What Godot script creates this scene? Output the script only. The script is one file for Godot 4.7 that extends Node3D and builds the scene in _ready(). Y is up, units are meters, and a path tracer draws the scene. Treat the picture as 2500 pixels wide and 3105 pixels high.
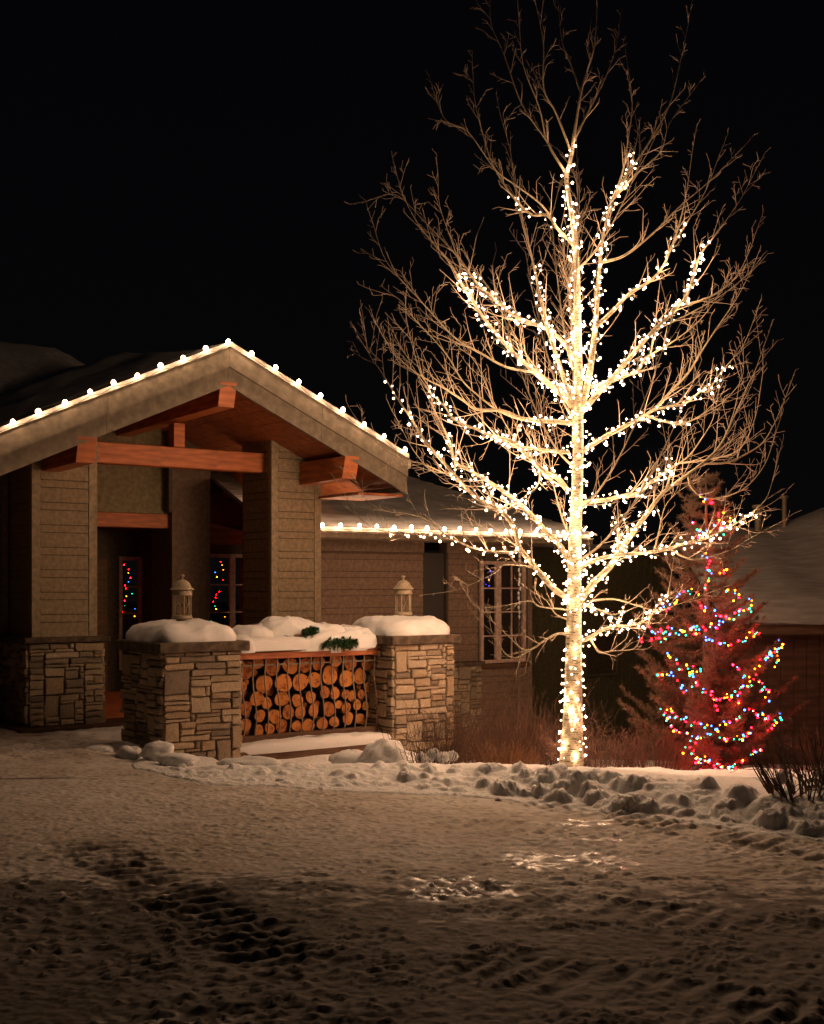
extends Node3D

# ------------------------------------------------------------------ geometry
class Geo:
	var v := PackedVector3Array()
	var n := PackedVector3Array()
	var uv := PackedVector2Array()

	func tri(a: Vector3, b: Vector3, c: Vector3) -> void:      # counter-clockwise seen from outside
		var m := (b - a).cross(c - a).normalized()
		v.append(a); v.append(c); v.append(b)
		n.append(m); n.append(m); n.append(m)

	func quad(a: Vector3, b: Vector3, c: Vector3, d: Vector3) -> void:
		tri(a, b, c); tri(a, c, d)

	func tri_out(a: Vector3, b: Vector3, c: Vector3, inside: Vector3) -> void:
		if (b - a).cross(c - a).dot((a + b + c) / 3.0 - inside) < 0.0: tri(a, c, b)
		else: tri(a, b, c)

	func quad_out(a: Vector3, b: Vector3, c: Vector3, d: Vector3, inside: Vector3) -> void:
		if (b - a).cross(d - a).dot((a + b + c + d) / 4.0 - inside) < 0.0: quad(a, d, c, b)
		else: quad(a, b, c, d)

	func tri_s(a: Vector3, b: Vector3, c: Vector3, na: Vector3, nb: Vector3, nc: Vector3) -> void:
		v.append(a); v.append(c); v.append(b)
		n.append(na); n.append(nc); n.append(nb)

	func hexa(p: Array) -> void:                                # 0-3 one face round, 4-7 the opposite one
		var c := Vector3()
		for q in p: c += q / 8.0
		quad_out(p[0], p[1], p[2], p[3], c); quad_out(p[4], p[5], p[6], p[7], c)
		for i in 4:
			var j := (i + 1) % 4
			quad_out(p[i], p[j], p[4 + j], p[4 + i], c)

	func box(c: Vector3, s: Vector3, ch := 0.004, b := Basis()) -> void:
		var h := s / 2.0
		ch = minf(ch, minf(h.x, minf(h.y, h.z)) * 0.9)
		var f := func(ax: int, sx: float, sy: float, sz: float) -> Vector3:
			var q := Vector3(sx * (h.x - (0.0 if ax == 0 else ch)), sy * (h.y - (0.0 if ax == 1 else ch)), sz * (h.z - (0.0 if ax == 2 else ch)))
			return c + b * q
		for s1 in [-1.0, 1.0]:
			quad_out(f.call(0, s1, -1, -1), f.call(0, s1, 1, -1), f.call(0, s1, 1, 1), f.call(0, s1, -1, 1), c)
			quad_out(f.call(1, -1, s1, -1), f.call(1, 1, s1, -1), f.call(1, 1, s1, 1), f.call(1, -1, s1, 1), c)
			quad_out(f.call(2, -1, -1, s1), f.call(2, 1, -1, s1), f.call(2, 1, 1, s1), f.call(2, -1, 1, s1), c)
			if ch > 0.0:
				for s2 in [-1.0, 1.0]:
					quad_out(f.call(0, s1, s2, -1), f.call(0, s1, s2, 1), f.call(1, s1, s2, 1), f.call(1, s1, s2, -1), c)
					quad_out(f.call(0, s1, -1, s2), f.call(0, s1, 1, s2), f.call(2, s1, 1, s2), f.call(2, s1, -1, s2), c)
					quad_out(f.call(1, -1, s1, s2), f.call(1, 1, s1, s2), f.call(2, 1, s1, s2), f.call(2, -1, s1, s2), c)
					for s3 in [-1.0, 1.0]:
						tri_out(f.call(0, s1, s2, s3), f.call(1, s1, s2, s3), f.call(2, s1, s2, s3), c)

	func grid(p: PackedVector3Array, nu: int, nv: int, wrap := false, with_uv := false, us := 1.0) -> void:   # p[j * nu + i]; the normal is d/du x d/dv
		var nn := PackedVector3Array()
		nn.resize(p.size())
		for j in nv:
			for i in nu:
				var i0 := (i - 1 + nu) % nu if wrap else maxi(i - 1, 0)
				var i1 := (i + 1) % nu if wrap else mini(i + 1, nu - 1)
				var du := p[j * nu + i1] - p[j * nu + i0]
				var dv := p[mini(j + 1, nv - 1) * nu + i] - p[maxi(j - 1, 0) * nu + i]
				nn[j * nu + i] = du.cross(dv).normalized()
		for j in nv - 1:
			for i in (nu if wrap else nu - 1):
				var k := (i + 1) % nu
				var a := j * nu + i
				var b := j * nu + k
				var c := (j + 1) * nu + k
				var d := (j + 1) * nu + i
				tri_s(p[a], p[b], p[c], nn[a], nn[b], nn[c])
				tri_s(p[a], p[c], p[d], nn[a], nn[c], nn[d])
				if with_uv:
					for q in [a, c, b, a, d, c]: uv.append(Vector2(p[q].x * us + 0.5, p[q].z * us + 0.5))

	func tube(p: PackedVector3Array, r: PackedFloat32Array, k: int, cap := true) -> void:
		var m := p.size()
		var t := (p[1] - p[0]).normalized()
		var side := t.cross(Vector3.UP if absf(t.y) < 0.9 else Vector3.RIGHT).normalized()
		var pts := PackedVector3Array()
		var nr := PackedVector3Array()
		for i in m:
			t = (p[mini(i + 1, m - 1)] - p[maxi(i - 1, 0)]).normalized()
			side = (side - t * side.dot(t)).normalized()
			var up := t.cross(side)
			for j in k:
				var a := TAU * j / k
				var d := side * cos(a) + up * sin(a)
				pts.append(p[i] + d * r[i]); nr.append(d)
		for i in m - 1:
			for j in k:
				var a := i * k + j
				var b := i * k + (j + 1) % k
				tri_s(pts[a], pts[b], pts[b + k], nr[a], nr[b], nr[b + k])
				tri_s(pts[a], pts[b + k], pts[a + k], nr[a], nr[b + k], nr[a + k])
		if cap:
			for j in k - 2:
				var e := (m - 1) * k
				tri(pts[e], pts[e + j + 1], pts[e + j + 2])
				tri(pts[0], pts[j + 2], pts[j + 1])

	func lathe(c: Vector3, prof: PackedVector2Array, k: int) -> void:      # prof from bottom to top: (radius, height)
		var p := PackedVector3Array()
		for q in prof:
			for i in k:
				var a := -TAU * i / k
				p.append(c + Vector3(cos(a) * q.x, q.y, sin(a) * q.x))
		grid(p, k, prof.size(), true)

	func mesh() -> ArrayMesh:
		var arr := []
		arr.resize(Mesh.ARRAY_MAX)
		arr[Mesh.ARRAY_VERTEX] = v
		arr[Mesh.ARRAY_NORMAL] = n
		if uv.size() == v.size(): arr[Mesh.ARRAY_TEX_UV] = uv
		var am := ArrayMesh.new()
		am.add_surface_from_arrays(Mesh.PRIMITIVE_TRIANGLES, arr)
		return am

# ------------------------------------------------------------------ things
var used := {}
func numbered(called: String) -> String:
	if not used.has(called):
		used[called] = 0
		return called
	used[called] += 1
	return "%s_%03d" % [called, used[called]]

func tag(o: Node3D, label: String, category := "", group := "", kind := "") -> void:
	o.set_meta("label", label)
	if category: o.set_meta("category", category)
	if group: o.set_meta("group", group)
	if kind: o.set_meta("kind", kind)

func thing(called: String, label: String, category: String, xf := Transform3D(), group := "", kind := "") -> Node3D:
	var o := Node3D.new()
	o.name = numbered(called)
	add_child(o)
	o.transform = xf
	tag(o, label, category, group, kind)
	return o

func part(called: String, m: Mesh, mt: Material, parent: Node) -> MeshInstance3D:
	var o := MeshInstance3D.new()
	var k: Dictionary = parent.get_meta("names_used") if parent.has_meta("names_used") else {}
	k[called] = k.get(called, -1) + 1
	parent.set_meta("names_used", k)
	o.name = called if k[called] == 0 else "%s_%03d" % [called, k[called]]
	o.mesh = m
	o.material_override = mt
	parent.add_child(o, true)
	return o

func bx(called: String, parent: Node, c: Vector3, s: Vector3, mt: Material, ch := 0.004, b := Basis()) -> MeshInstance3D:
	var g := Geo.new()
	g.box(c, s, ch, b)
	return part(called, g.mesh(), mt, parent)

func span(called: String, parent: Node, a: Vector3, b: Vector3, mt: Material, ch := 0.004) -> MeshInstance3D:
	return bx(called, parent, (a + b) / 2.0, (b - a).abs(), mt, ch)

func rngs(s: int) -> RandomNumberGenerator:
	var r := RandomNumberGenerator.new()
	r.seed = s
	return r

func fnoise(s: int, freq: float, oct := 4, type := FastNoiseLite.TYPE_SIMPLEX_SMOOTH) -> FastNoiseLite:
	var f := FastNoiseLite.new()
	f.seed = s
	f.frequency = freq
	f.noise_type = type
	f.fractal_octaves = oct
	f.fractal_type = FastNoiseLite.FRACTAL_FBM
	return f

# ------------------------------------------------------------------ materials
func grain(s: int, freq: float, w: int, h: int, c0: Color, c1: Color, stretch := 1, power := 1.0) -> ImageTexture:
	var im := fnoise(s, freq, 5).get_seamless_image(w / stretch, h)
	if stretch > 1: im.resize(w, h, Image.INTERPOLATE_CUBIC)
	im.convert(Image.FORMAT_L8)
	var out := Image.create(w, h, false, Image.FORMAT_RGB8)
	for y in h:
		for x in w:
			out.set_pixel(x, y, c0.lerp(c1, pow(im.get_pixel(x, y).r, power)))
	return ImageTexture.create_from_image(out)

func lin(r: float, g: float, b: float) -> Color:
	return Color(r, g, b).linear_to_srgb()

func stdmat(col: Color, rough: float, tex: Texture2D = null, sc := 1.0, bump: Texture2D = null, bump_cm := 0.0) -> StandardMaterial3D:
	var m := StandardMaterial3D.new()
	m.albedo_color = col
	m.roughness = rough
	m.uv1_triplanar = true
	m.uv1_scale = Vector3(sc, sc, sc)
	if tex: m.albedo_texture = tex
	if bump:
		m.heightmap_enabled = true
		m.heightmap_texture = bump
		m.heightmap_scale = bump_cm
	return m

var M := {}
func glow(r: float, g: float, b: float, e: float) -> StandardMaterial3D:
	var m := StandardMaterial3D.new()
	m.albedo_color = Color(0.1, 0.1, 0.1)
	m.emission_enabled = true
	m.emission = lin(r, g, b)
	m.emission_energy_multiplier = e
	return m

const WARM := [1.0, 0.60, 0.345]
const MINI_GLOW := 10.0
const MINI_LAMP := 0.022
const BIG_GLOW := 13.0
const BIG_LAMP := 0.024
const COLOUR_GLOW := 14.0

func make_materials() -> void:
	var speck := grain(3, 0.02, 512, 512, Color(0.72, 0.72, 0.72), Color(1, 1, 1))
	var rough_h := grain(4, 0.03, 512, 512, Color(0, 0, 0), Color(1, 1, 1))
	var fine_h := grain(5, 0.07, 512, 512, Color(0, 0, 0), Color(1, 1, 1))
	var wood_t := grain(6, 0.022, 512, 512, Color(0.68, 0.63, 0.58), Color(1, 1, 1), 8)
	var wood_z := grain(7, 0.03, 512, 512, Color(0.55, 0.5, 0.45), Color(1, 1, 1), 4)
	var blotch := grain(8, 0.012, 512, 512, Color(0.45, 0.43, 0.42), Color(1, 1, 1))
	M.siding = stdmat(lin(0.315, 0.24, 0.145), 0.75, speck, 1.3, wood_t, 0.12)
	M.trim = stdmat(lin(0.335, 0.26, 0.16), 0.7, speck, 1.1)
	M.fascia = stdmat(lin(0.185, 0.152, 0.105), 0.75, speck, 0.7, wood_t, 0.1)
	M.header = stdmat(lin(0.27, 0.22, 0.12), 0.8, speck, 1.0)
	M.wing = stdmat(lin(0.27, 0.18, 0.125), 0.8, speck, 1.3, wood_t, 0.12)
	M.wing_trim = stdmat(lin(0.28, 0.20, 0.135), 0.75, speck, 1.1)
	M.green = stdmat(lin(0.10, 0.09, 0.04), 0.85, speck, 1.0)
	M.dark = stdmat(lin(0.10, 0.074, 0.05), 0.85, speck, 1.0)  # entry recess walls too, darkened in colour to deepen the porch shade
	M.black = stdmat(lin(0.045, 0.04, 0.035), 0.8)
	M.pier = stdmat(lin(0.17, 0.11, 0.075), 0.85, speck, 1.0)
	M.red_wall = stdmat(lin(0.11, 0.05, 0.032), 0.85, wood_t, 0.9)
	M.beam = stdmat(lin(0.56, 0.17, 0.045), 0.6, wood_t, 1.2, wood_t, 0.1)
	M.soffit = stdmat(lin(0.46, 0.14, 0.04), 0.65, wood_z, 1.1)
	M.timber = stdmat(lin(0.15, 0.085, 0.048), 0.8, wood_t, 1.2, wood_t, 0.15)
	M.sash = stdmat(lin(0.30, 0.22, 0.17), 0.7, speck, 1.0)
	M.sash_pale = stdmat(lin(0.68, 0.49, 0.39), 0.7, speck, 1.0)
	M.cap = stdmat(lin(0.17, 0.12, 0.075), 0.85, blotch, 1.2, fine_h, 0.4)
	M.mortar = stdmat(lin(0.14, 0.11, 0.08), 0.95)
	var tones := [[0.42, 0.325, 0.21], [0.31, 0.24, 0.165], [0.51, 0.40, 0.27], [0.24, 0.19, 0.135], [0.41, 0.30, 0.19], [0.47, 0.375, 0.265]]
	M.stones = []
	for t in tones: M.stones.append(stdmat(lin(t[0], t[1], t[2]), 0.9, speck, 3.0, rough_h, 0.3))
	M.snow = stdmat(lin(0.80, 0.80, 0.80), 0.85, grain(9, 0.05, 512, 512, Color(0.9, 0.9, 0.9), Color(1, 1, 1)), 2.0, fine_h, 0.5)
	M.snow.subsurf_scatter_enabled = true
	M.snow.subsurf_scatter_strength = 0.15
	M.roof_snow = stdmat(lin(0.70, 0.69, 0.67), 0.7, speck, 0.6, fine_h, 0.8)
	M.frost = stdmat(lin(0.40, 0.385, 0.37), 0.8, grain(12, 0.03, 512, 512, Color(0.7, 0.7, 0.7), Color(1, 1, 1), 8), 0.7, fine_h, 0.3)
	M.shingle = stdmat(lin(0.30, 0.28, 0.26), 0.8, grain(10, 0.04, 512, 512, Color(0.6, 0.6, 0.6), Color(1, 1, 1), 4), 1.2, fine_h, 0.3)
	M.metal = stdmat(lin(0.55, 0.51, 0.44), 0.6, speck, 1.0)
	M.gutter = stdmat(lin(0.22, 0.17, 0.11), 0.5, speck, 1.0)
	M.iron = stdmat(lin(0.24, 0.18, 0.13), 0.55)
	M.iron.metallic = 0.3
	M.lantern = stdmat(lin(0.42, 0.34, 0.225), 0.6, speck, 4.0)
	M.wire = stdmat(lin(0.02, 0.03, 0.018), 0.6)
	M.ashlar = rough_h
	M.fine_h = fine_h
	M.rough_h = rough_h
	# aspen bark: pale with dark lenticels
	var im := fnoise(21, 0.05, 4).get_seamless_image(128, 512)
	im.resize(512, 512, Image.INTERPOLATE_CUBIC)
	var b := Image.create(512, 512, false, Image.FORMAT_RGB8)
	for y in 512:
		for x in 512:
			var q := im.get_pixel(x, y).r
			var d := smoothstep(0.62, 0.74, q)
			b.set_pixel(x, y, Color(0.86, 0.84, 0.76).lerp(Color(1, 1, 0.97), q).lerp(Color(0.22, 0.2, 0.17), d))
	M.bark = stdmat(lin(0.42, 0.375, 0.30), 0.8, ImageTexture.create_from_image(b), 1.6, rough_h, 0.3)
	M.limb = stdmat(lin(0.40, 0.335, 0.25), 0.8, ImageTexture.create_from_image(b), 3.0)
	M.twig = stdmat(lin(0.34, 0.265, 0.195), 0.8)
	M.shrub = stdmat(lin(0.085, 0.036, 0.02), 0.85)
	M.shrub_pale = stdmat(lin(0.20, 0.09, 0.035), 0.85)
	M.shrub_dark = stdmat(lin(0.085, 0.05, 0.033), 0.85)
	M.spruce_wood = stdmat(lin(0.09, 0.06, 0.04), 0.9)
	M.needle = stdmat(lin(0.075, 0.045, 0.024), 0.75)
	M.needle.backlight_enabled = true
	M.needle.backlight = Color(0.25, 0.22, 0.16)
	M.sprig = stdmat(lin(0.04, 0.11, 0.03), 0.6)
	M.log_bark = stdmat(lin(0.10, 0.065, 0.04), 0.95, blotch, 3.0, rough_h, 1.0)
	M.pot = stdmat(lin(0.22, 0.09, 0.05), 0.7, speck, 2.0)
	# cut wood with rings and a pith
	M.cuts = []
	for k in 3:
		var wob := fnoise(40 + k, 0.012, 3)
		var ring := Image.create(128, 128, false, Image.FORMAT_RGB8)
		for y in 128:
			for x in 128:
				var p := Vector2(x - 64 + 6 * k - 6, y - 64)
				var r := p.length() + 7.0 * wob.get_noise_2d(x, y)
				var t := 0.5 + 0.5 * sin(r * 0.9 + 2.0 * wob.get_noise_2d(y * 2, x * 2))
				var c := Color(0.87, 0.64, 0.38).lerp(Color(0.72, 0.47, 0.25), t * 0.5)
				c = c.lerp(Color(0.60, 0.36, 0.19), smoothstep(0.1, 0.55, wob.get_noise_2d(x * 1.7 + 99, y * 1.7)))
				c = c.lerp(Color(0.45, 0.26, 0.13), 1.0 - smoothstep(2.0, 7.0, r))
				ring.set_pixel(x, y, c)
		var mt := StandardMaterial3D.new()
		mt.albedo_texture = ImageTexture.create_from_image(ring)
		mt.albedo_color = [Color(0.84, 0.76, 0.64), Color(0.76, 0.66, 0.55), Color(0.88, 0.8, 0.68)][k]
		mt.roughness = 0.85
		M.cuts.append(mt)
	var gl := StandardMaterial3D.new()
	gl.albedo_color = Color(0.02, 0.02, 0.025, 0.12)
	gl.transparency = BaseMaterial3D.TRANSPARENCY_ALPHA
	gl.roughness = 0.05
	M.glass = gl
	M.minis = [glow(WARM[0], WARM[1], WARM[2], MINI_GLOW * 0.35), glow(WARM[0], WARM[1], WARM[2], MINI_GLOW), glow(WARM[0], WARM[1], WARM[2], MINI_GLOW * 2.4)]
	M.big = glow(WARM[0], WARM[1], WARM[2], BIG_GLOW)
	M.colours = [glow(1.0, 0.0006, 0.0022, COLOUR_GLOW * 5.5), glow(1.0, 0.16, 0.004, COLOUR_GLOW * 1.1), glow(0.02, 0.12, 0.8, COLOUR_GLOW * 0.5), glow(0.003, 0.35, 0.16, COLOUR_GLOW * 0.5), glow(1.0, 0.002, 0.008, COLOUR_GLOW * 3.2)]
	M.blue = glow(0.03, 0.04, 1.0, 4.0)

# ------------------------------------------------------------------ the house's frame
const TURN := 0.6283
var H := Transform3D(Basis(Vector3.UP, TURN), Vector3(-2.662, 0, -13.2))
func hp(x: float, y: float, z: float) -> Transform3D:      # a frame at that point of the house's plan, turned like the house
	return H * Transform3D(Basis(), Vector3(x, y, z))

const PITCH := 0.45
const RIDGE_X := 1.57
const RIDGE_Y := 4.79
const RAKE_Z := -1.48
func roof_y(x: float) -> float:
	return RIDGE_Y - PITCH * absf(x - RIDGE_X)

# ------------------------------------------------------------------ stone and siding
func stone_mesh(xf: Transform3D, x0: float, y0: float, w: float, h: float, r: RandomNumberGenerator) -> Mesh:
	var g := Geo.new()
	var gap := 0.0025
	var j := minf(minf(w, h) * 0.17, 0.02)
	var out := PackedVector2Array()
	var corners := [Vector2(x0 + gap, y0 + gap), Vector2(x0 + w - gap, y0 + gap), Vector2(x0 + w - gap, y0 + h - gap), Vector2(x0 + gap, y0 + h - gap)]
	for k in 4:
		var a: Vector2 = corners[k]
		var b: Vector2 = corners[(k + 1) % 4]
		var mid := (a + b) / 2.0
		var ctr := Vector2(x0 + w / 2.0, y0 + h / 2.0)
		out.append(a.lerp(ctr, r.randf_range(0.02, 0.12)) + Vector2(r.randf_range(-j, j), r.randf_range(-j, j)) * 0.4)
		out.append(a.lerp(b, r.randf_range(0.38, 0.62)) + (ctr - mid).normalized() * r.randf_range(-0.002, j * 0.6))
	var depth := r.randf_range(0.012, 0.042)
	var ctr2 := Vector2()
	for q in out: ctr2 += q / 8.0
	var sl := Vector2(r.randf_range(-0.10, 0.10), r.randf_range(-0.14, 0.10))
	var ring := PackedVector3Array()
	for k in 8:
		var q := out[k].lerp(ctr2, 0.0) + (ctr2 - out[k]).normalized() * r.randf_range(0.006, 0.014)
		ring.append(xf * Vector3(q.x, q.y, depth + (q - ctr2).dot(sl) + r.randf_range(-0.004, 0.004)))
	var c := xf * Vector3(ctr2.x + r.randf_range(-0.2, 0.2) * w, ctr2.y + r.randf_range(-0.2, 0.2) * h, depth + r.randf_range(0.0, 0.010))
	var inside := xf * Vector3(ctr2.x, ctr2.y, -0.05)
	for k in 8:
		var k2 := (k + 1) % 8
		var mid0 := xf * Vector3(out[k].x, out[k].y, depth - 0.014)
		var mid1 := xf * Vector3(out[k2].x, out[k2].y, depth - 0.014)
		var low0 := xf * Vector3(out[k].x, out[k].y, -0.03)
		var low1 := xf * Vector3(out[k2].x, out[k2].y, -0.03)
		g.tri_out(ring[k], ring[k2], c, inside)
		g.quad_out(mid0, mid1, ring[k2], ring[k], inside)
		g.quad_out(low0, low1, mid1, mid0, inside)
	return g.mesh()

func stone_face(parent: Node, xf: Transform3D, w: float, h: float, sd: int) -> void:
	var r := rngs(sd)
	var nx := int(round(w / 0.062))
	var ny := int(round(h / 0.037))
	var cx := w / nx
	var cy := h / ny
	var taken := {}
	for y in ny:
		for x in nx:
			if taken.has(y * 1000 + x): continue
			var sw := r.randi_range(3, 7)
			var sh := 2 if r.randf() < 0.55 else (1 if r.randf() < 0.55 else 3)
			if r.randf() < 0.06:
				sw = r.randi_range(3, 5); sh = r.randi_range(5, 7)
			elif sh == 1: sw = r.randi_range(3, 6)
			var fit := 0
			while fit < sw and x + fit < nx and not taken.has(y * 1000 + x + fit): fit += 1
			if nx - (x + fit) == 1 and fit > 2: fit -= 1
			sw = mini(fit, sw)
			sh = mini(sh, ny - y)
			for a in sh:
				for b in sw: taken[(y + a) * 1000 + x + b] = true
			part("stone", stone_mesh(xf, x * cx, y * cy, sw * cx, sh * cy, r), M.stones[r.randi() % 6], parent)

func face(o: Vector3, right: Vector3, out: Vector3) -> Transform3D:
	return Transform3D(Basis(right, Vector3.UP, out), o)

func siding(parent: Node, xf: Transform3D, w: float, y0: float, y1: float, mt: Material, sd: int) -> void:
	var y := y0
	var wide := true
	var r := rngs(sd)
	while y < y1 - 0.02:
		var h := minf(0.183 if wide else 0.094, y1 - y)
		var p := []
		var t := r.randf_range(-0.0015, 0.0015)
		for q in [[0.0, y + 0.001, -0.004], [0.0, y + 0.001, 0.026 + t], [0.0, y + h - 0.007, 0.008 + t], [0.0, y + h - 0.007, -0.004]]:
			p.append(xf * Vector3(0.002, q[1], q[2]))
		for q in [[0.0, y + 0.001, -0.004], [0.0, y + 0.001, 0.026 + t], [0.0, y + h - 0.007, 0.008 + t], [0.0, y + h - 0.007, -0.004]]:
			p.append(xf * Vector3(w - 0.002, q[1], q[2]))
		var g := Geo.new()
		g.hexa(p)
		part("siding_board", g.mesh(), mt, parent)
		y += h
		wide = not wide

# ------------------------------------------------------------------ snow
func pillow(g: Geo, c: Vector3, half: Vector3, sd: int, square := 4.0, bumps := 0.04, turn := 0.0) -> void:
	var nz := fnoise(sd, 1.0, 3)
	var na := 56
	var nr := 15
	var p := PackedVector3Array()
	var bs := Basis(Vector3.UP, turn)
	for j in nr:
		var al := lerpf(-0.28, PI / 2.0, float(j) / (nr - 1))
		var rr := pow(maxf(cos(al), 0.0), 0.55)
		var hh := signf(sin(al)) * pow(absf(sin(al)), 0.75)
		for i in na:
			var a := -TAU * i / na
			var q := pow(pow(absf(cos(a)), square) + pow(absf(sin(a)), square), -1.0 / square)
			var d := Vector3(cos(a) * q * rr * half.x, hh * half.y, sin(a) * q * rr * half.z)
			var s := nz.get_noise_3d(d.x * 3.0 + sd, d.y * 3.0, d.z * 3.0) * bumps + nz.get_noise_3d(d.x * 11.0, d.y * 9.0 + sd, d.z * 11.0) * bumps * 0.35
			var e := Vector3(cos(a) * rr, 0.55 * hh + 0.35, sin(a) * rr).normalized()
			p.append(c + bs * (d + e * s))
	g.grid(p, na, nr, true)

func clod(g: Geo, c: Vector3, half: Vector3, sd: int, rough := 0.35) -> void:
	var nz := fnoise(sd, 0.9, 3)
	var na := 26
	var nr := 16
	var p := PackedVector3Array()
	for j in nr:
		var al := lerpf(-PI / 2.0, PI / 2.0, float(j) / (nr - 1))
		for i in na:
			var a := -TAU * i / na
			var d := Vector3(cos(a) * cos(al), sin(al), sin(a) * cos(al))
			var cube := d / maxf(maxf(absf(d.x), absf(d.y)), absf(d.z))
			var e := d.lerp(cube, 0.16)
			e *= 1.0 + rough * nz.get_noise_3d(d.x + sd * 3.1, d.y, d.z) + rough * 0.4 * nz.get_noise_3d(d.x * 4.0, d.y * 4.0 + sd, d.z * 4.0)
			p.append(c + e * half)
	g.grid(p, na, nr, true)

func bank_start(x: float) -> float:
	var xs := [-30.0, -6.0, -3.3, -2.7, -1.9, -0.7, 0.54, 1.46, 2.12, 2.54, 2.92, 5.0, 9.0, 30.0]
	var ds := [30.0, 16.0, 14.0, 12.2, 11.3, 10.85, 10.55, 9.95, 9.45, 9.05, 8.75, 8.0, 7.6, 7.6]
	for i in xs.size() - 1:
		if x <= xs[i + 1]: return lerpf(ds[i], ds[i + 1], clampf((x - xs[i]) / (xs[i + 1] - xs[i]), 0.0, 1.0))
	return 7.6

var n_low := fnoise(101, 0.35, 3)
var n_mid := fnoise(102, 2.2, 4)
var n_fine := fnoise(103, 6.5, 3)
var n_clod := fnoise(107, 10.5, 2)
var n_cell := fnoise(104, 3.0, 1, FastNoiseLite.TYPE_CELLULAR)
var n_warp := fnoise(105, 1.2, 2)

func tread(x: float, z: float, ax: float, az: float, bx_: float, bz: float, width: float, pitch: float, depth: float) -> float:
	var d := Vector2(bx_ - ax, bz - az)
	var l := d.length()
	d /= l
	var q := Vector2(x - ax, z - az)
	var t := q.dot(d)
	var s := q.dot(Vector2(-d.y, d.x)) + 0.05 * n_warp.get_noise_2d(t * 2.0, 7.0)
	var m := smoothstep(width, width * 0.6, absf(s)) * smoothstep(-0.3, 0.2, t) * smoothstep(l + 0.3, l - 0.2, t)
	if m <= 0.0: return 0.0
	var keep := smoothstep(-0.5, 0.05, n_mid.get_noise_2d(x * 0.5 + 40.0, z * 0.5))
	return m * (depth * keep * (sin(TAU * t / pitch + 1.4 * n_warp.get_noise_2d(x * 3.0, z * 3.0) + s * 3.0)) - depth * 0.6)

func ground_h(x: float, z: float) -> float:
	var d := -z
	var e := d - bank_start(x) + 0.22 * n_mid.get_noise_2d(x * 0.6, z * 0.6) + 0.10 * n_fine.get_noise_2d(x * 0.5, z * 0.5)
	var h := 0.015 * n_low.get_noise_2d(x, z)
	var road := 1.0 - smoothstep(-0.15, 0.35, e)
	# packed, driven snow with clods and treads
	var m := n_mid.get_noise_2d(x * 0.75, z * 1.25)
	var f := n_fine.get_noise_2d(x * 0.8, z * 1.2)
	var amp := 0.35 + 0.65 * smoothstep(-0.25, 0.35, n_low.get_noise_2d(x * 0.9 + 9.0, z * 0.9))
	var f2 := n_fine.get_noise_2d(x * 1.25 + 50.0, z * 1.6)
	amp *= lerpf(0.65, 1.0, smoothstep(7.9, 6.9, d + 0.8 * n_warp.get_noise_2d(x * 0.6, z * 0.4)))
	h += road * amp * (0.010 * m + 0.009 * maxf(f, 0.05) + 0.013 * smoothstep(0.17, 0.26, f2 + 0.25 * m) + 0.010 * absf(n_fine.get_noise_2d(x * 2.1, z * 2.6)))
	if road > 0.0 and d < 12.0 and absf(x) < 6.0:
		var patch := smoothstep(-0.22, 0.18, n_mid.get_noise_2d(x * 0.45 + 20.0, z * 0.8))
		h += road * patch * lerpf(0.006, 0.011, smoothstep(8.6, 6.5, d)) * smoothstep(0.20, 0.30, n_clod.get_noise_2d(x * 1.05, z * 1.4) + 0.35 * m)
	if d < 13.0 and absf(x) < 6.0 and road > 0.0:
		h += road * tread(x, z, -2.3, -8.6, -0.55, -5.8, 0.30, 0.155, 0.020)
		h += road * tread(x, z, 1.0, -10.2, 3.3, -7.6, 0.28, 0.15, 0.016)
		h += road * tread(x, z, -0.9, -9.9, 2.6, -8.3, 0.25, 0.14, 0.009)
		h += road * tread(x, z, 0.2, -5.9, 2.6, -4.6, 0.3, 0.16, 0.012)
		h += road * tread(x, z, -0.3, -7.6, 3.2, -5.8, 0.26, 0.15, 0.010)
		# step where the packed layer broke away
		var sy := z + 7.45 - 0.05 * x - 0.05 * n_warp.get_noise_2d(x * 1.5, 3.0)
		h += road * 0.030 * smoothstep(-0.03, 0.0, sy) * smoothstep(0.9, 0.0, sy) * smoothstep(-1.6, -1.1, x) * smoothstep(0.5, -0.1, x)
		var sl := z + 11.45 + 0.02 * (x + 4.0)
		h -= road * 0.05 * smoothstep(0.05, 0.02, absf(sl)) * smoothstep(-3.1, -3.25, x)
	# ploughed bank
	var top := lerpf(0.10, 0.22, smoothstep(-2.4, 2.4, x))
	var rise := smoothstep(-0.05, 0.75, e) * smoothstep(-3.6, -2.6, x)
	var fall := smoothstep(0.7, 2.0, e)
	var plateau := lerpf(0.13, 0.03, smoothstep(10.3, 12.0, d))
	var bank := lerpf(top * (0.75 + 0.5 * n_mid.get_noise_2d(x * 0.4, 5.0))* 0.8, plateau + 0.035 * n_mid.get_noise_2d(x * 0.35, z * 0.35) + 0.015 * n_fine.get_noise_2d(x * 0.5, z * 0.5), fall)
	h = lerpf(h, bank, rise)
	# behind the bank the beds fall away; by the entry the ground is level
	if d > 11.6:
		h = lerpf(h, lerpf(-0.02, -0.19, smoothstep(-2.7, -1.7, x)), smoothstep(11.8, 12.6, d))
		h = lerpf(h, lerpf(-0.40, -1.05, smoothstep(14.6, 19.0, d)), smoothstep(12.9, 14.6, d) * smoothstep(-0.4, 0.8, x))
		h += 0.02 * n_mid.get_noise_2d(x * 0.5, z * 0.5)
		h += 0.05 * smoothstep(-2.5, -3.3, x) * smoothstep(12.4, 13.2, d) * (1.0 + n_mid.get_noise_2d(x * 0.7, z * 0.7))
	return h

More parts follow.
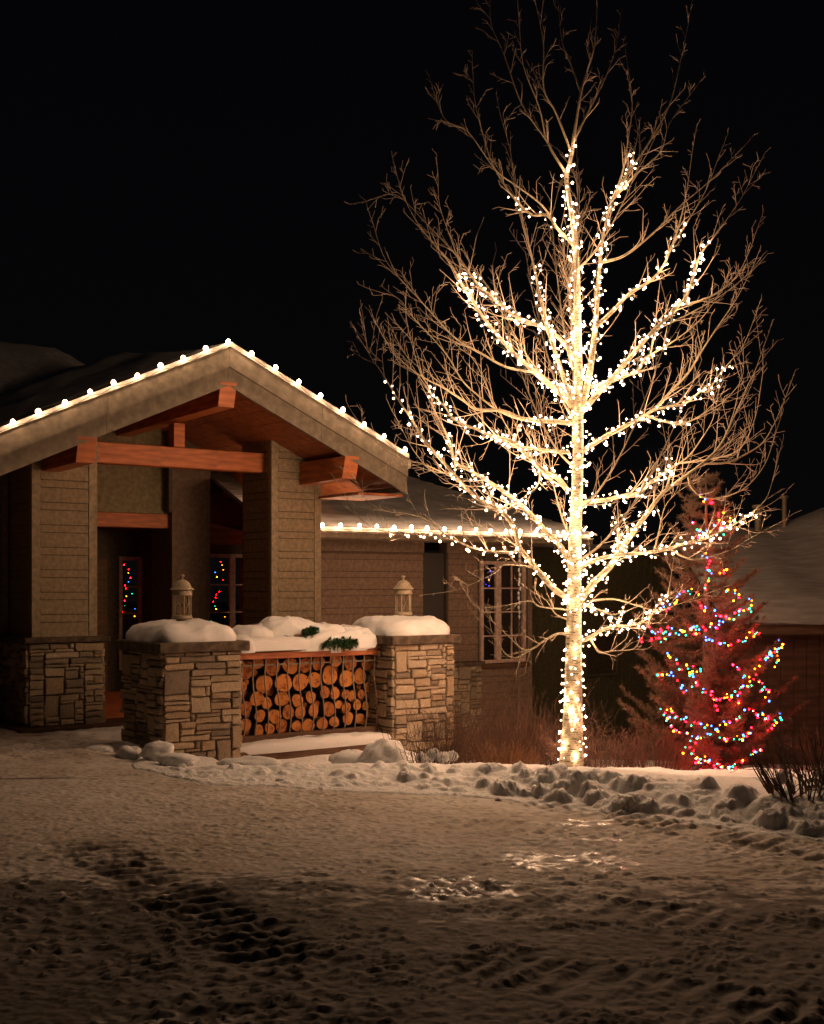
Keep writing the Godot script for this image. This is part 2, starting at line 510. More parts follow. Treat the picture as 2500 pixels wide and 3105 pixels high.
func build_ground() -> void:
	# colour and gloss of the driven snow: grit, bare ice, and wear painted darker for dim foreground light
	var sz := 900
	var side := 24.0
	var alb := Image.create(sz, sz, false, Image.FORMAT_RGB8)
	var rou := Image.create(sz, sz, false, Image.FORMAT_L8)
	var a1 := fnoise(201, 0.55, 4)
	var a2 := fnoise(202, 3.2, 4)
	var a3 := fnoise(203, 9.0, 3)
	var spots := [[1.0, -8.05, 0.55, 0.40], [0.25, -7.3, 0.5, 0.40], [1.5, -9.3, 0.7, 0.14], [1.3, -8.75, 0.6, 0.07]  , [-1.0, -5.0, 0.5, 0.2]]
	for j in sz:
		for i in sz:
			var x := (i + 0.5) / sz * side - side / 2.0
			var z := (j + 0.5) / sz * side - 20.0
			var road := 1.0 - smoothstep(-0.2, 0.25, -z - bank_start(x) + 0.12 * a2.get_noise_2d(x, z))
			var dirt := clampf(0.42 + 0.55 * a1.get_noise_2d(x, z * 1.4) + 0.45 * a2.get_noise_2d(x * 0.8, z * 1.5), 0.0, 1.0)
			var grit := smoothstep(0.18, 0.5, a3.get_noise_2d(x * 1.2, z * 1.7) + 0.35 * a2.get_noise_2d(x + 5.0, z))
			var ice := 0.0
			for s in spots:
				var q := Vector2((x - s[0]) / s[2], (z - s[1]) / s[3]).length()
				ice = maxf(ice, smoothstep(1.0, 0.6, q + 0.5 * a2.get_noise_2d(x * 1.3 + 30.0, z * 1.3)))
			ice *= road * smoothstep(0.02, 0.22, a3.get_noise_2d(x * 0.7 + 11.0, z * 2.2) + 0.5 * a2.get_noise_2d(x * 1.2, z * 3.0))
			var k := road * (0.55 + 0.45 * dirt)
			# the crust of packed snow ends in a ragged edge; past it worn grey ice and grit, painted darker for dim foreground light
			var worn_shade := road * smoothstep(-0.07, 0.07, z + 7.35 - 0.06 * x + 0.5 * a1.get_noise_2d(x * 0.8 + 70.0, z * 0.5) + 1.25 * a2.get_noise_2d(x * 0.55, z * 1.3) + 0.7 * a3.get_noise_2d(x * 0.7, z * 1.2))
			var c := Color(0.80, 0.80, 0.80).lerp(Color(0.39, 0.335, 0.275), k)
			c = c.lerp(Color(0.07, 0.06, 0.05), worn_shade * (0.72 + 0.28 * dirt))
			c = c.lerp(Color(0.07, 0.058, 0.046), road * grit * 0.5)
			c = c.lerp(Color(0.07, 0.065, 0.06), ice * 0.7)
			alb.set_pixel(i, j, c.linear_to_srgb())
			var ro := 0.88 + 0.12 * a3.get_noise_2d(x, z)
			ro = lerpf(ro, 0.20 + 0.2 * absf(a3.get_noise_2d(x * 2.0, z * 2.0)), ice)
			rou.set_pixel(i, j, Color(ro, ro, ro))
	var m := StandardMaterial3D.new()
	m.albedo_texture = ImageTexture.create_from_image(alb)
	m.roughness = 1.0
	m.roughness_texture = ImageTexture.create_from_image(rou)
	m.metallic_specular = 0.36
	m.uv1_offset = Vector3(0, 8.0 / side, 0)
	m.heightmap_enabled = true
	m.heightmap_texture = ground_relief()
	m.heightmap_scale = 1.0
	m.texture_repeat = true
	var xs := axis([-90.0, -40.0, -20.0, -12.0, -9.0, -7.0, -6.2], -6.0, 6.0, 0.023, [6.3, 7.0, 9.0, 12.0, 20.0, 40.0, 90.0])
	var zs := axis([-120.0, -60.0, -40.0, -30.0, -24.0, -20.0, -18.0, -16.5, -15.6, -15.0], -14.6, -4.2, 0.022, [-3.9, -3.0, 0.0, 8.0, 30.0])
	var p := PackedVector3Array()
	for j in range(zs.size() - 1, -1, -1):
		for i in xs.size():
			var be := -zs[j] - bank_start(xs[i])
			var under := 0.07 * smoothstep(-0.2, 0.0, be) * smoothstep(2.05, 1.8, be) * smoothstep(-2.95, -2.7, xs[i]) * smoothstep(4.25, 4.0, xs[i])
			p.append(Vector3(xs[i], ground_h(xs[i], zs[j]) - under, zs[j]))
	var g := Geo.new()
	g.grid(p, xs.size(), zs.size(), false, true, 1.0 / side)
	var o := MeshInstance3D.new()
	o.name = "snowy_ground"
	o.mesh = g.mesh()
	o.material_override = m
	add_child(o)
	tag(o, "driven snow and ice of the drive with tyre tracks and a ploughed bank", "", "", "structure")
	var bk := build_bank()
	for q in [[-0.30, -0.02, -12.9, 0.24, 0.19, 0.2], [-0.62, -0.08, -13.1, 0.26, 0.12, 0.16], [-2.62, 0.06, -12.75, 0.17, 0.11, 0.12], [-2.95, 0.03, -12.9, 0.13, 0.08, 0.1], [-2.35, 0.04, -12.35, 0.2, 0.07, 0.15], [-3.35, 0.02, -13.2, 0.16, 0.06, 0.12], [-1.6, -0.02, -12.3, 0.35, 0.1, 0.2]]:
		var cg := Geo.new()
		clod(cg, Vector3(), Vector3(q[3], q[4], q[5]), int(absf(q[0]) * 100) + 5, 0.3)
		var s := part("snow_lump", cg.mesh(), M.snow, bk)
		s.position = Vector3(q[0], q[1], q[2])

func build_bank() -> MeshInstance3D:
	# ploughed snow: blocks and crumbs pushed up and frozen together
	var r := rngs(77)
	var bins := {}
	for k in 380:
		var x := lerpf(-2.5, 4.3, pow(r.randf(), 0.85))
		var big := lerpf(0.055, 0.11, smoothstep(-1.3, 2.4, x)) * lerpf(0.25, 1.35, pow(r.randf(), 1.5))
		var e := 0.05 + 0.80 * pow(r.randf(), 1.2)
		var z := -(bank_start(x) + e)
		var a := r.randf() * PI
		var l := [x, z, big * r.randf_range(0.8, 1.5), big * r.randf_range(0.7, 1.0), cos(a), sin(a), ground_h(x, z) - big * 0.38, big * r.randf_range(0.75, 1.15), r.randf_range(-0.3, 0.3)]
		for b in range(int(floor((x - 0.25) * 4.0)), int(floor((x + 0.25) * 4.0)) + 1):
			if not bins.has(b): bins[b] = []
			bins[b].append(l)
	var nf := fnoise(311, 7.0, 4)
	var ng := fnoise(312, 22.0, 3)
	var p := PackedVector3Array()
	var nx := 410
	var ne := 118
	for j in ne:
		var e := lerpf(-0.28, 2.1, pow(float(j) / (ne - 1), 1.25))
		for i in nx:
			var x := lerpf(-3.0, 4.3, float(i) / (nx - 1))
			var z := -(bank_start(x) + e)
			var h := ground_h(x, z)
			var inside := smoothstep(-0.28, -0.12, e) * smoothstep(2.1, 1.85, e) * smoothstep(-3.0, -2.75, x) * smoothstep(4.3, 4.05, x)
			var top := h + 0.012
			for l in bins.get(int(floor(x * 4.0)), []):
				var dx: float = x - l[0]
				var dz: float = z - l[1]
				var u: float = absf(dx * l[4] + dz * l[5]) / l[2]
				var w: float = absf(dz * l[4] - dx * l[5]) / l[3]
				var q := pow(u, 2.6) + pow(w, 2.6)
				if q >= 1.0: continue
				var hl: float = l[6] + l[7] * pow(1.0 - q, 0.42) + l[8] * (dx * l[4] + dz * l[5])
				var m := clampf(0.5 + 0.5 * (hl - top) / 0.022, 0.0, 1.0)
				top = lerpf(top, hl, m) + 0.022 * m * (1.0 - m)
			var lumpy := smoothstep(0.01, 0.07, top - h - 0.012) + 0.35
			top += lumpy * (0.026 * nf.get_noise_2d(x, z) + 0.020 * ng.get_noise_2d(x, z))
			p.append(Vector3(x, lerpf(h - 0.05, top, inside), z))
	var g := Geo.new()
	g.grid(p, nx, ne)
	var o := MeshInstance3D.new()
	o.name = "snow_bank"
	o.mesh = g.mesh()
	o.material_override = M.snow
	add_child(o)
	tag(o, "ploughed bank of lumpy snow along the far edge of the drive", "", "", "structure")
	for k in 14:
		var x := lerpf(-2.3, 3.6, r.randf())
		var big := r.randf_range(0.012, 0.034)
		var d := bank_start(x) - 0.25 + 0.4 * r.randf()
		var cg := Geo.new()
		clod(cg, Vector3(), Vector3(big * r.randf_range(0.9, 1.5), big * r.randf_range(0.6, 0.9), big), k + 300, 0.5)
		var s := part("snow_lump", cg.mesh(), M.snow, o)
		s.position = Vector3(x, ground_h(x, -d) + big * 0.3, -d)
		s.rotation = Vector3(0, r.randf() * TAU, 0)
	return o

func ground_relief() -> ImageTexture:
	var im := fnoise(211, 0.16, 4).get_seamless_image(2048, 2048)
	im.convert(Image.FORMAT_L8)
	return ImageTexture.create_from_image(im)

func axis(before: Array, a: float, b: float, step: float, after: Array) -> PackedFloat32Array:
	var out := PackedFloat32Array()
	for q in before: out.append(q)
	var k := int(round((b - a) / step))
	for i in k + 1: out.append(lerpf(a, b, float(i) / k))
	for q in after: out.append(q)
	return out

# ------------------------------------------------------------------ front wall: pillars, firewood rack, lanterns
func pillar(x: float, w: float, dp: float, label: String, sd: int) -> void:
	var t := thing("stone_pillar", label, "pillar", hp(x, 0, 0), "stacked stone pillars of the firewood wall")
	var y0 := -0.32
	span("mortar_core", t, Vector3(0.01, y0, -dp + 0.01), Vector3(w - 0.01, 1.06, -0.01), M.mortar, 0.0)
	stone_face(t, face(Vector3(0, y0, 0), Vector3.RIGHT, Vector3.BACK), w, 1.06 - y0, sd)
	stone_face(t, face(Vector3(0, y0, -dp), Vector3.BACK, Vector3.LEFT), dp, 1.06 - y0, sd + 1)
	stone_face(t, face(Vector3(w, y0, 0), Vector3.FORWARD, Vector3.RIGHT), dp, 1.06 - y0, sd + 2)
	span("cap_slab", t, Vector3(-0.075, 1.062, -dp - 0.07), Vector3(w + 0.085, 1.172, 0.075), M.cap, 0.012)
	var g := Geo.new()
	pillow(g, Vector3(w / 2.0, 1.178, -dp / 2.0), Vector3(w / 2.0 + 0.045, 0.215, dp / 2.0 + 0.035), sd + 5, 4.5, 0.042)
	var o := MeshInstance3D.new()
	o.name = numbered("pillar_snow")
	o.mesh = g.mesh()
	o.material_override = M.snow
	add_child(o)
	o.transform = hp(x, 0, 0)
	tag(o, "rounded cushion of snow capping the " + ("nearer, darker stone pillar" if x < 1.0 else "farther, brightly lit stone pillar"), "snow", "", "stuff")

func lantern(x: float, z: float, y: float, sc: float, label: String, yaw: float) -> void:
	var xf := hp(x, y, z)
	xf.basis = xf.basis * Basis(Vector3.UP, yaw) * Basis.from_scale(Vector3(sc, sc, sc))
	var t := thing("lantern", label, "lantern", xf, "cream lanterns on the stone pillars")
	bx("foot", t, Vector3(0, 0.10, 0), Vector3(0.095, 0.28, 0.095), M.iron, 0.004)
	var g := Geo.new()
	g.lathe(Vector3(0, 0.235, 0), PackedVector2Array([Vector2(0.0, 0), Vector2(0.108, 0), Vector2(0.118, 0.008), Vector2(0.118, 0.026), Vector2(0.108, 0.034), Vector2(0.108, 0.05), Vector2(0.0, 0.052)]), 24)
	part("drum_base", g.mesh(), M.lantern, t)
	g = Geo.new()
	g.lathe(Vector3(0, 0.50, 0), PackedVector2Array([Vector2(0.0, 0), Vector2(0.104, 0), Vector2(0.118, 0.006), Vector2(0.112, 0.014), Vector2(0.112, 0.055), Vector2(0.118, 0.062), Vector2(0.0, 0.064)]), 24)
	part("top_ring", g.mesh(), M.lantern, t)
	g = Geo.new()
	g.lathe(Vector3(0, 0.566, 0), PackedVector2Array([Vector2(0.0, 0), Vector2(0.135, 0), Vector2(0.137, 0.006), Vector2(0.118, 0.020), Vector2(0.098, 0.045), Vector2(0.082, 0.078), Vector2(0.058, 0.100), Vector2(0.028, 0.114), Vector2(0.012, 0.118)]), 28)
	part("dome", g.mesh(), M.lantern, t)
	g = Geo.new()
	g.lathe(Vector3(0, 0.68, 0), PackedVector2Array([Vector2(0.014, 0), Vector2(0.011, 0.018), Vector2(0.016, 0.03), Vector2(0.027, 0.038), Vector2(0.029, 0.048), Vector2(0.02, 0.058), Vector2(0.0, 0.062)]), 16)
	part("finial", g.mesh(), M.lantern, t)
	for k in 6:
		var a := TAU * k / 6.0
		bx("post", t, Vector3(cos(a) * 0.100, 0.393, sin(a) * 0.100), Vector3(0.013, 0.22, 0.013), M.lantern, 0.003, Basis(Vector3.UP, -a))
	for k in 6:                                              # a scroll between each pair of posts
		var a0 := TAU * (k + 0.5) / 6.0
		var sg := Geo.new()
		for s in [-1.0, 1.0]:
			for e in [-1.0, 1.0]:
				var pts := PackedVector3Array()
				var rr := PackedFloat32Array()
				for i in 11:
					var q := i / 10.0
					var an: float = a0 + s * (0.02 + 0.34 * sin(q * 2.2) * (1.0 - 0.3 * q))
					pts.append(Vector3(cos(an) * 0.092, 0.393 + e * (0.004 + 0.088 * q), sin(an) * 0.092))
					rr.append(0.0035)
				sg.tube(pts, rr, 5)
		part("scroll", sg.mesh(), M.lantern, t)

func firewood_wall() -> void:
	var t := thing("firewood_rack", "open fronted firewood rack with wavy iron bars under a red top rail", "firewood rack", hp(0.93, 0, 0))
	var x1 := 2.095
	span("top_rail", t, Vector3(0, 0.935, -0.40), Vector3(x1, 1.012, -0.30), M.beam, 0.006)
	span("ledge_board", t, Vector3(-0.0, 1.016, -1.0), Vector3(x1, 1.066, -0.25), M.timber, 0.006)
	span("bottom_board", t, Vector3(0, -0.06, -0.42), Vector3(x1, 0.05, -0.29), M.timber, 0.006)
	span("back_board", t, Vector3(0, -0.10, -1.0), Vector3(x1, 1.0, -0.96), M.timber, 0.002)
	span("base_slab", t, Vector3(0, -0.3, -0.96), Vector3(x1, -0.03, -0.43), M.dark, 0.004)
	span("front_sill", t, Vector3(-0.0, -0.32, -0.285), Vector3(x1, -0.075, 0.0), M.timber, 0.006)
	var rod := Geo.new()
	rod.box(Vector3(x1 / 2.0, 0.862, -0.345), Vector3(x1, 0.02, 0.008), 0.002)
	part("cross_rod", rod.mesh(), M.gutter, t)
	for k in 14:
		var bx0 := 0.05 + k * 0.1525
		var pts := PackedVector3Array()
		var rr := PackedFloat32Array()
		for i in 17:
			var q := i / 16.0
			var y := lerpf(0.04, 0.94, q)
			pts.append(Vector3(bx0 + 0.004 * sin(k * 2.1) + 0.026 * sin(q * TAU * 0.92 + 0.4) * (1.0 if q < 0.75 else 1.0 - (q - 0.75) * 2.5), y, -0.332 + 0.025 * sin(q * PI)))
			rr.append(0.0088)
		var g := Geo.new()
		g.tube(pts, rr, 6)
		part("iron_bar", g.mesh(), M.iron, t)
	# snow on the ledge
	var sg := Geo.new()
	for q in [[0.16, 0.12, 0.17, -0.42], [0.52, 0.225, 0.33, -0.66], [0.96, 0.31, 0.42, -0.64], [1.38, 0.24, 0.40, -0.6], [1.78, 0.19, 0.32, -0.56], [1.30, 0.15, 0.55, -0.5]]:
		pillow(sg, Vector3(q[0], 1.07, q[3]), Vector3(q[2], q[1] * 1.08, 0.30), int(q[0] * 100) + 3, 2.2, 0.05)
	pillow(sg, Vector3(0.54, 1.075, -0.43), Vector3(0.66, 0.115, 0.20), 9, 6.0, 0.03)
	pillow(sg, Vector3(1.68, 1.075, -0.43), Vector3(0.40, 0.15, 0.19), 19, 5.0, 0.03)
	var o := MeshInstance3D.new()
	o.name = "ledge_snow"
	o.mesh = sg.mesh()
	o.material_override = M.snow
	add_child(o)
	o.transform = hp(0.93, 0, 0)
	tag(o, "humped drift of snow along the top of the firewood rack", "snow", "", "stuff")
	var rg := Geo.new()
	pillow(rg, Vector3(1.04, -0.075, -0.13), Vector3(1.07, 0.095, 0.15), 31, 6.0, 0.03)
	var o2 := MeshInstance3D.new()
	o2.name = "sill_snow"
	o2.mesh = rg.mesh()
	o2.material_override = M.snow
	add_child(o2)
	o2.transform = hp(0.93, 0, 0)
	tag(o2, "long roll of snow lying on the sill below the firewood", "snow", "", "stuff")
	sprig(hp(2.36, 1.10, -0.20), 0.23, 0.11, 4, "larger green evergreen sprig hanging over the rack's top rail")
	sprig(hp(2.02, 1.25, -0.30), 0.09, 0.07, 5, "small green evergreen tuft poking out of the middle snow hump")
	for q in [[1.72, 1.175, -0.345, "oval brown clod of a pot rim showing in the snow, left one of two", 0.045], [1.87, 1.185, -0.335, "ragged brown pot rim showing in the snow beside the small evergreen tuft", 0.05]]:
		var pg := Geo.new()
		clod(pg, Vector3(), Vector3(q[4], 0.022, 0.04), int(q[0] * 31), 0.3)
		var po := MeshInstance3D.new()
		po.name = numbered("pot_rim")
		po.mesh = pg.mesh()
		po.material_override = M.pot
		add_child(po)
		po.transform = hp(q[0], q[1], q[2])
		tag(po, q[3], "pot")
	firewood()

func sprig(xf: Transform3D, hw: float, hh: float, sd: int, label: String) -> void:
	var g := Geo.new()
	var r := rngs(sd)
	for k in int(760 * hw):
		var x := r.randf_range(-hw, hw)
		var dir := Vector3(x * 2.0 + r.randf_range(-0.6, 0.6), r.randf_range(-0.9, 0.7), r.randf_range(0.3, 1.2)).normalized()
		var p := Vector3(x, r.randf_range(-0.4, 0.5) * hh * (1.0 - absf(x) / hw * 0.5), r.randf_range(-0.06, 0.02))
		var l := r.randf_range(0.045, 0.09)
		for s in 6:
			var q := p + dir * l * s / 6.0 + Vector3(0, -0.03 * s * s / 36.0, 0)
			for e in 3:
				var d := (dir + Vector3(r.randf_range(-1, 1), r.randf_range(-1, 1), r.randf_range(-1, 1)) * 0.9).normalized()
				var sd2 := d.cross(Vector3(r.randf(), 1, 0.3)).normalized() * 0.009
				g.tri(q - sd2, q + sd2, q + d * 0.034)
	var o := MeshInstance3D.new()
	o.name = numbered("evergreen_sprig")
	o.mesh = g.mesh()
	o.material_override = M.sprig
	add_child(o)
	o.transform = xf
	tag(o, label, "sprig")

func firewood() -> void:
	var rows := [
		[128,80,9.7,143,89,7.2,161,83,9.3,185,83,8.8,206,83,7.9,224,85,7.9,249,88,8.0,271,84,8.6,296,82,8.7],
		[121,61,6.1,150,63,9.7,176,63,9.8,199,63,9.4,219,65,8.4,242,69,10.1,266,64,9.7,286,66,8.7],
		[141,46,8.0,155,40,6.2,175,44,8.3,196,41,6.9,215,44,6.5,234,49,6.4,249,47,6.4,263,45,5.1,275,42,5.9,286,44,4.9,301,52,6.7],
		[125,36,7.1,145,26,6.3,164,24,7.7,182,28,7.3,199,27,6.9,219,28,6.7,241,28,7.9,254,33,4.8,264,28,6.2,280,31,5.6,294,29,4.8,305,36,4.6],
		[125,17,6.7,143,9,5.9,157,10,6.0,174,12,7.2,194,11,5.8,210,10,7.6,231,11,6.8,249,12,6.1,268,15,6.9,285,14,5.8,301,19,5.2],
	]
	var names := ["top", "second", "middle", "fourth", "bottom"]
	var nth := ["first", "second", "third", "fourth", "fifth", "sixth", "seventh", "eighth", "ninth", "tenth", "eleventh", "last"]
	var r := rngs(55)
	var total := 0
	var spots := []
	var said := {}
	for j in rows.size():
		var cnt: int = rows[j].size() / 3
		for i in cnt:
			var x: float = rows[j][i * 3] / 100.0
			var y: float = rows[j][i * 3 + 1] / 100.0
			var rad: float = rows[j][i * 3 + 2] / 100.0 * 1.17
			var lab := "%s log end, %s from left in the %s row of the rack" % ["thick round" if rad > 0.088 else ("slim round" if rad < 0.058 else "round"), nth[i] if i < cnt - 1 else "last", names[j]]
			var t := thing("log", lab, "log", hp(x, y, -0.47 - r.randf() * 0.05), "firewood logs stacked in the rack")
			t.rotation.y += r.randf_range(-0.05, 0.05)
			var k := 16
			var g := Geo.new()
			var c := Geo.new()
			var rim := PackedVector2Array()
			var ph := r.randf() * TAU
			for a in k:
				var an := TAU * a / k
				rim.append(Vector2(cos(an), sin(an)) * rad * (1.0 + 0.06 * sin(2.0 * an + ph) + 0.045 * sin(3.0 * an + ph * 2.0) + r.randf_range(-0.02, 0.02)))
			for a in k:
				var p := rim[a]
				var q := rim[(a + 1) % k]
				var p3 := Vector3(p.x, p.y, 0)
				var q3 := Vector3(q.x, q.y, 0)
				var back := Vector3(0, 0, -0.40)
				var np := Vector3(p.x, p.y, 0).normalized()
				var nq := Vector3(q.x, q.y, 0).normalized()
				g.tri_s(p3, p3 + back, q3 + back, np, np, nq)
				g.tri_s(p3, q3 + back, q3, np, nq, nq)
				g.tri(q3 * 0.93 + Vector3(0, 0, 0.001), p3 * 0.93 + Vector3(0, 0, 0.001), p3) ; g.tri(q3 * 0.93 + Vector3(0, 0, 0.001), p3, q3)
				c.tri(Vector3(0, 0, 0.004), p3 * 0.94 + Vector3(0, 0, 0.003), q3 * 0.94 + Vector3(0, 0, 0.003))
				var u := Vector2(0.5, 0.5)
				var rt := Vector2(cos(ph), sin(ph))
				var f := func(w: Vector2) -> Vector2: return u + Vector2(w.dot(rt), w.dot(Vector2(-rt.y, rt.x))) / rad * 0.42
				c.uv.append(u); c.uv.append(f.call(q)); c.uv.append(f.call(p))
			part("bark", g.mesh(), M.log_bark, t)
			part("cut_end", c.mesh(), M.cuts[r.randi() % 3], t)
			if r.randf() < 0.55:
				var cr := Geo.new()
				var an := r.randf() * TAU
				var d := Vector3(cos(an), sin(an), 0)
				var s := Vector3(-d.y, d.x, 0) * rad * 0.035
				cr.tri_out(d * rad * 0.05 + Vector3(0, 0, 0.0055), d * rad * 0.92 + s + Vector3(0, 0, 0.0055), d * rad * 0.92 - s + Vector3(0, 0, 0.0055), Vector3(0, 0, -1))
				part("drying_crack", cr.mesh(), M.log_bark, t)
			total += 1
			if j < rows.size(): spots.append([x, y, rad, nth[i] if i < cnt - 1 else "last", names[j]])
	for k in 600:
		var x := r.randf_range(1.2, 3.0)
		var y := r.randf_range(0.04, 0.82)
		var rad := r.randf_range(0.032, 0.056)
		var free := true
		var near := -1
		var best := 9.0
		for q in spots.size():
			var dd := Vector2(x - spots[q][0], y - spots[q][1]).length()
			if dd < spots[q][2] * 1.02 + rad * 0.55: free = false
			if dd - spots[q][2] < best and spots[q].size() > 3:
				best = dd - spots[q][2]; near = q
		if not free: continue
		var dir := Vector2(x - spots[near][0], y - spots[near][1])
		var say := ("right" if dir.x > 0 else "left") if absf(dir.x) > absf(dir.y) * 2.0 else (("above" if dir.y > 0 else "below") + (" right" if dir.x > 0 else " left"))
		var lab := "slim set-back log in the gap %s of the %s log in the %s row" % [say, spots[near][3], spots[near][4]]
		if said.has(lab): continue
		said[lab] = true
		var t := thing("log", lab, "log", hp(x, y, -0.57 - r.randf() * 0.04), "firewood logs stacked in the rack")
		spots.append([x, y, rad])
		var g := Geo.new()
		g.tube(PackedVector3Array([Vector3(0, 0, -0.3), Vector3(0, 0, 0)]), PackedFloat32Array([rad, rad]), 12, false)
		part("bark", g.mesh(), M.log_bark, t)
		var c := Geo.new()
		for a in 12:
			var p := Vector2.from_angle(TAU * a / 12.0)
			var q := Vector2.from_angle(TAU * (a + 1) / 12.0)
			c.tri(Vector3(0, 0, 0.004), Vector3(p.x * rad, p.y * rad, 0.001), Vector3(q.x * rad, q.y * rad, 0.001))
			c.uv.append(Vector2(0.5, 0.5)); c.uv.append(Vector2(0.5, 0.5) + q * 0.42); c.uv.append(Vector2(0.5, 0.5) + p * 0.42)
		part("cut_end", c.mesh(), M.cuts[r.randi() % 3], t)

# ------------------------------------------------------------------ the house
func window(parent: Node, xf: Transform3D, w: float, h: float, cols: Array, rows: int, mt: Material) -> void:
	# origin at the lower left of the opening, x along the wall, z outwards; cols: [x0, x1, panes across]
	var g := Geo.new()
	var fr := 0.055
	var bxx := func(a: Vector3, b: Vector3) -> void:
		var gg := Geo.new()
		gg.box((a + b) / 2.0, (b - a).abs(), 0.003)
		for i in gg.v.size():
			g.v.append(xf * gg.v[i]); g.n.append(xf.basis * gg.n[i])
	bxx.call(Vector3(-fr, -fr, -0.03), Vector3(0, h + fr, 0.035)); bxx.call(Vector3(w, -fr, -0.03), Vector3(w + fr, h + fr, 0.035))
	bxx.call(Vector3(0, -fr, -0.03), Vector3(w, 0, 0.035)); bxx.call(Vector3(0, h, -0.03), Vector3(w, h + fr, 0.035))
	for i in cols.size() - 1: bxx.call(Vector3(cols[i][1], 0, -0.03), Vector3(cols[i + 1][0], h, 0.032))
	var win := part("window", g.mesh(), mt, parent)
	for c in cols:
		for j in rows:
			for i in c[2]:
				var pw: float = (c[1] - c[0]) / c[2]
				var a := Vector3(c[0] + i * pw + 0.005, h * j / rows + 0.005, -0.004)
				var b := Vector3(c[0] + (i + 1) * pw - 0.005, h * (j + 1) / rows - 0.005, -0.004)
				var pg := Geo.new()
				pg.quad(xf * a, xf * Vector3(b.x, a.y, a.z), xf * b, xf * Vector3(a.x, b.y, a.z))
				part("pane", pg.mesh(), M.glass, win)
		for j in range(1, rows):
			var mg := Geo.new()
			var y := h * j / rows
			mg.box(Vector3((c[0] + c[1]) / 2.0, y, 0.004), Vector3(c[1] - c[0], 0.022, 0.02), 0.002)
			for i in mg.v.size():
				mg.v[i] = xf * mg.v[i]; mg.n[i] = xf.basis * mg.n[i]
			part("glazing_bar", mg.mesh(), mt, win)
		for i in range(1, c[2]):
			var mg := Geo.new()
			mg.box(Vector3(lerpf(c[0], c[1], float(i) / c[2]), h / 2.0, 0.006), Vector3(0.022, h, 0.024), 0.002)
			for k in mg.v.size():
				mg.v[k] = xf * mg.v[k]; mg.n[k] = xf.basis * mg.n[k]
			part("glazing_bar", mg.mesh(), mt, win)

func column(house: Node, x0: float, w: float, sd: int) -> void:
	var zf := -2.7
	var dp := 0.86
	var top := minf(roof_y(x0), roof_y(x0 + w)) - 0.07
	var gg := Geo.new()
	gg.box(Vector3(x0 + w / 2.0, top / 2.0 - 0.1, zf - dp / 2.0), Vector3(w - 0.004, top + 0.2, dp - 0.004), 0.0)
	var c := part("column", gg.mesh(), M.dark, house)
	var lo := 1.15
	siding(c, face(Vector3(x0 + 0.09, 0, zf), Vector3.RIGHT, Vector3.BACK), w - 0.18, lo, top, M.siding, sd)
	siding(c, face(Vector3(x0, 0, zf - dp + 0.05), Vector3.BACK, Vector3.LEFT), dp - 0.13, lo, top, M.siding, sd + 1)
	siding(c, face(Vector3(x0 + w, 0, zf - 0.08), Vector3.FORWARD, Vector3.RIGHT), dp - 0.13, lo, top, M.siding, sd + 2)
	for q in [[x0 - 0.022, x0 + 0.088], [x0 + w - 0.088, x0 + w + 0.022]]:
		span("corner_board", c, Vector3(q[0], lo, zf - 0.005), Vector3(q[1], top, zf + 0.026), M.trim, 0.003)
	span("corner_board", c, Vector3(x0 - 0.026, lo, zf - 0.085), Vector3(x0 - 0.003, top, zf - 0.006), M.trim, 0.003)
	span("corner_board", c, Vector3(x0 + w + 0.003, lo, zf - 0.085), Vector3(x0 + w + 0.026, top, zf - 0.006), M.trim, 0.003)
	# stone plinth
	var px0 := x0 - 0.085
	var pw := w + 0.16
	span("plinth_core", c, Vector3(px0 + 0.01, -0.3, zf - dp), Vector3(px0 + pw - 0.01, 1.08, zf + 0.075), M.mortar, 0.0)
	span("ledge", c, Vector3(px0 - 0.07, 1.078, zf - dp - 0.1), Vector3(px0 + pw + 0.07, 1.15, zf + 0.16), M.cap, 0.012)
	if sd < 50:
		stone_face(c, face(Vector3(px0, -0.2, zf + 0.085), Vector3.RIGHT, Vector3.BACK), pw, 1.275, sd + 7)
		stone_face(c, face(Vector3(px0, -0.2, zf - dp), Vector3.BACK, Vector3.LEFT), dp + 0.085, 1.275, sd + 8)
		stone_face(c, face(Vector3(px0 + pw, -0.2, zf + 0.085), Vector3.FORWARD, Vector3.RIGHT), dp, 1.275, sd + 9)

func rake_board(parent: Node, called: String, xa: float, xb: float, o0: float, o1: float, z0: float, z1: float, mt: Material) -> void:
	var p := []
	for z in [z0, z1]:
		for q in [[xa, o0], [xb, o0], [xb, o1], [xa, o1]]:
			p.append(Vector3(q[0], roof_y(q[0]) - q[1], z))
	var g := Geo.new()
	g.hexa(p)
	part(called, g.mesh(), mt, parent)

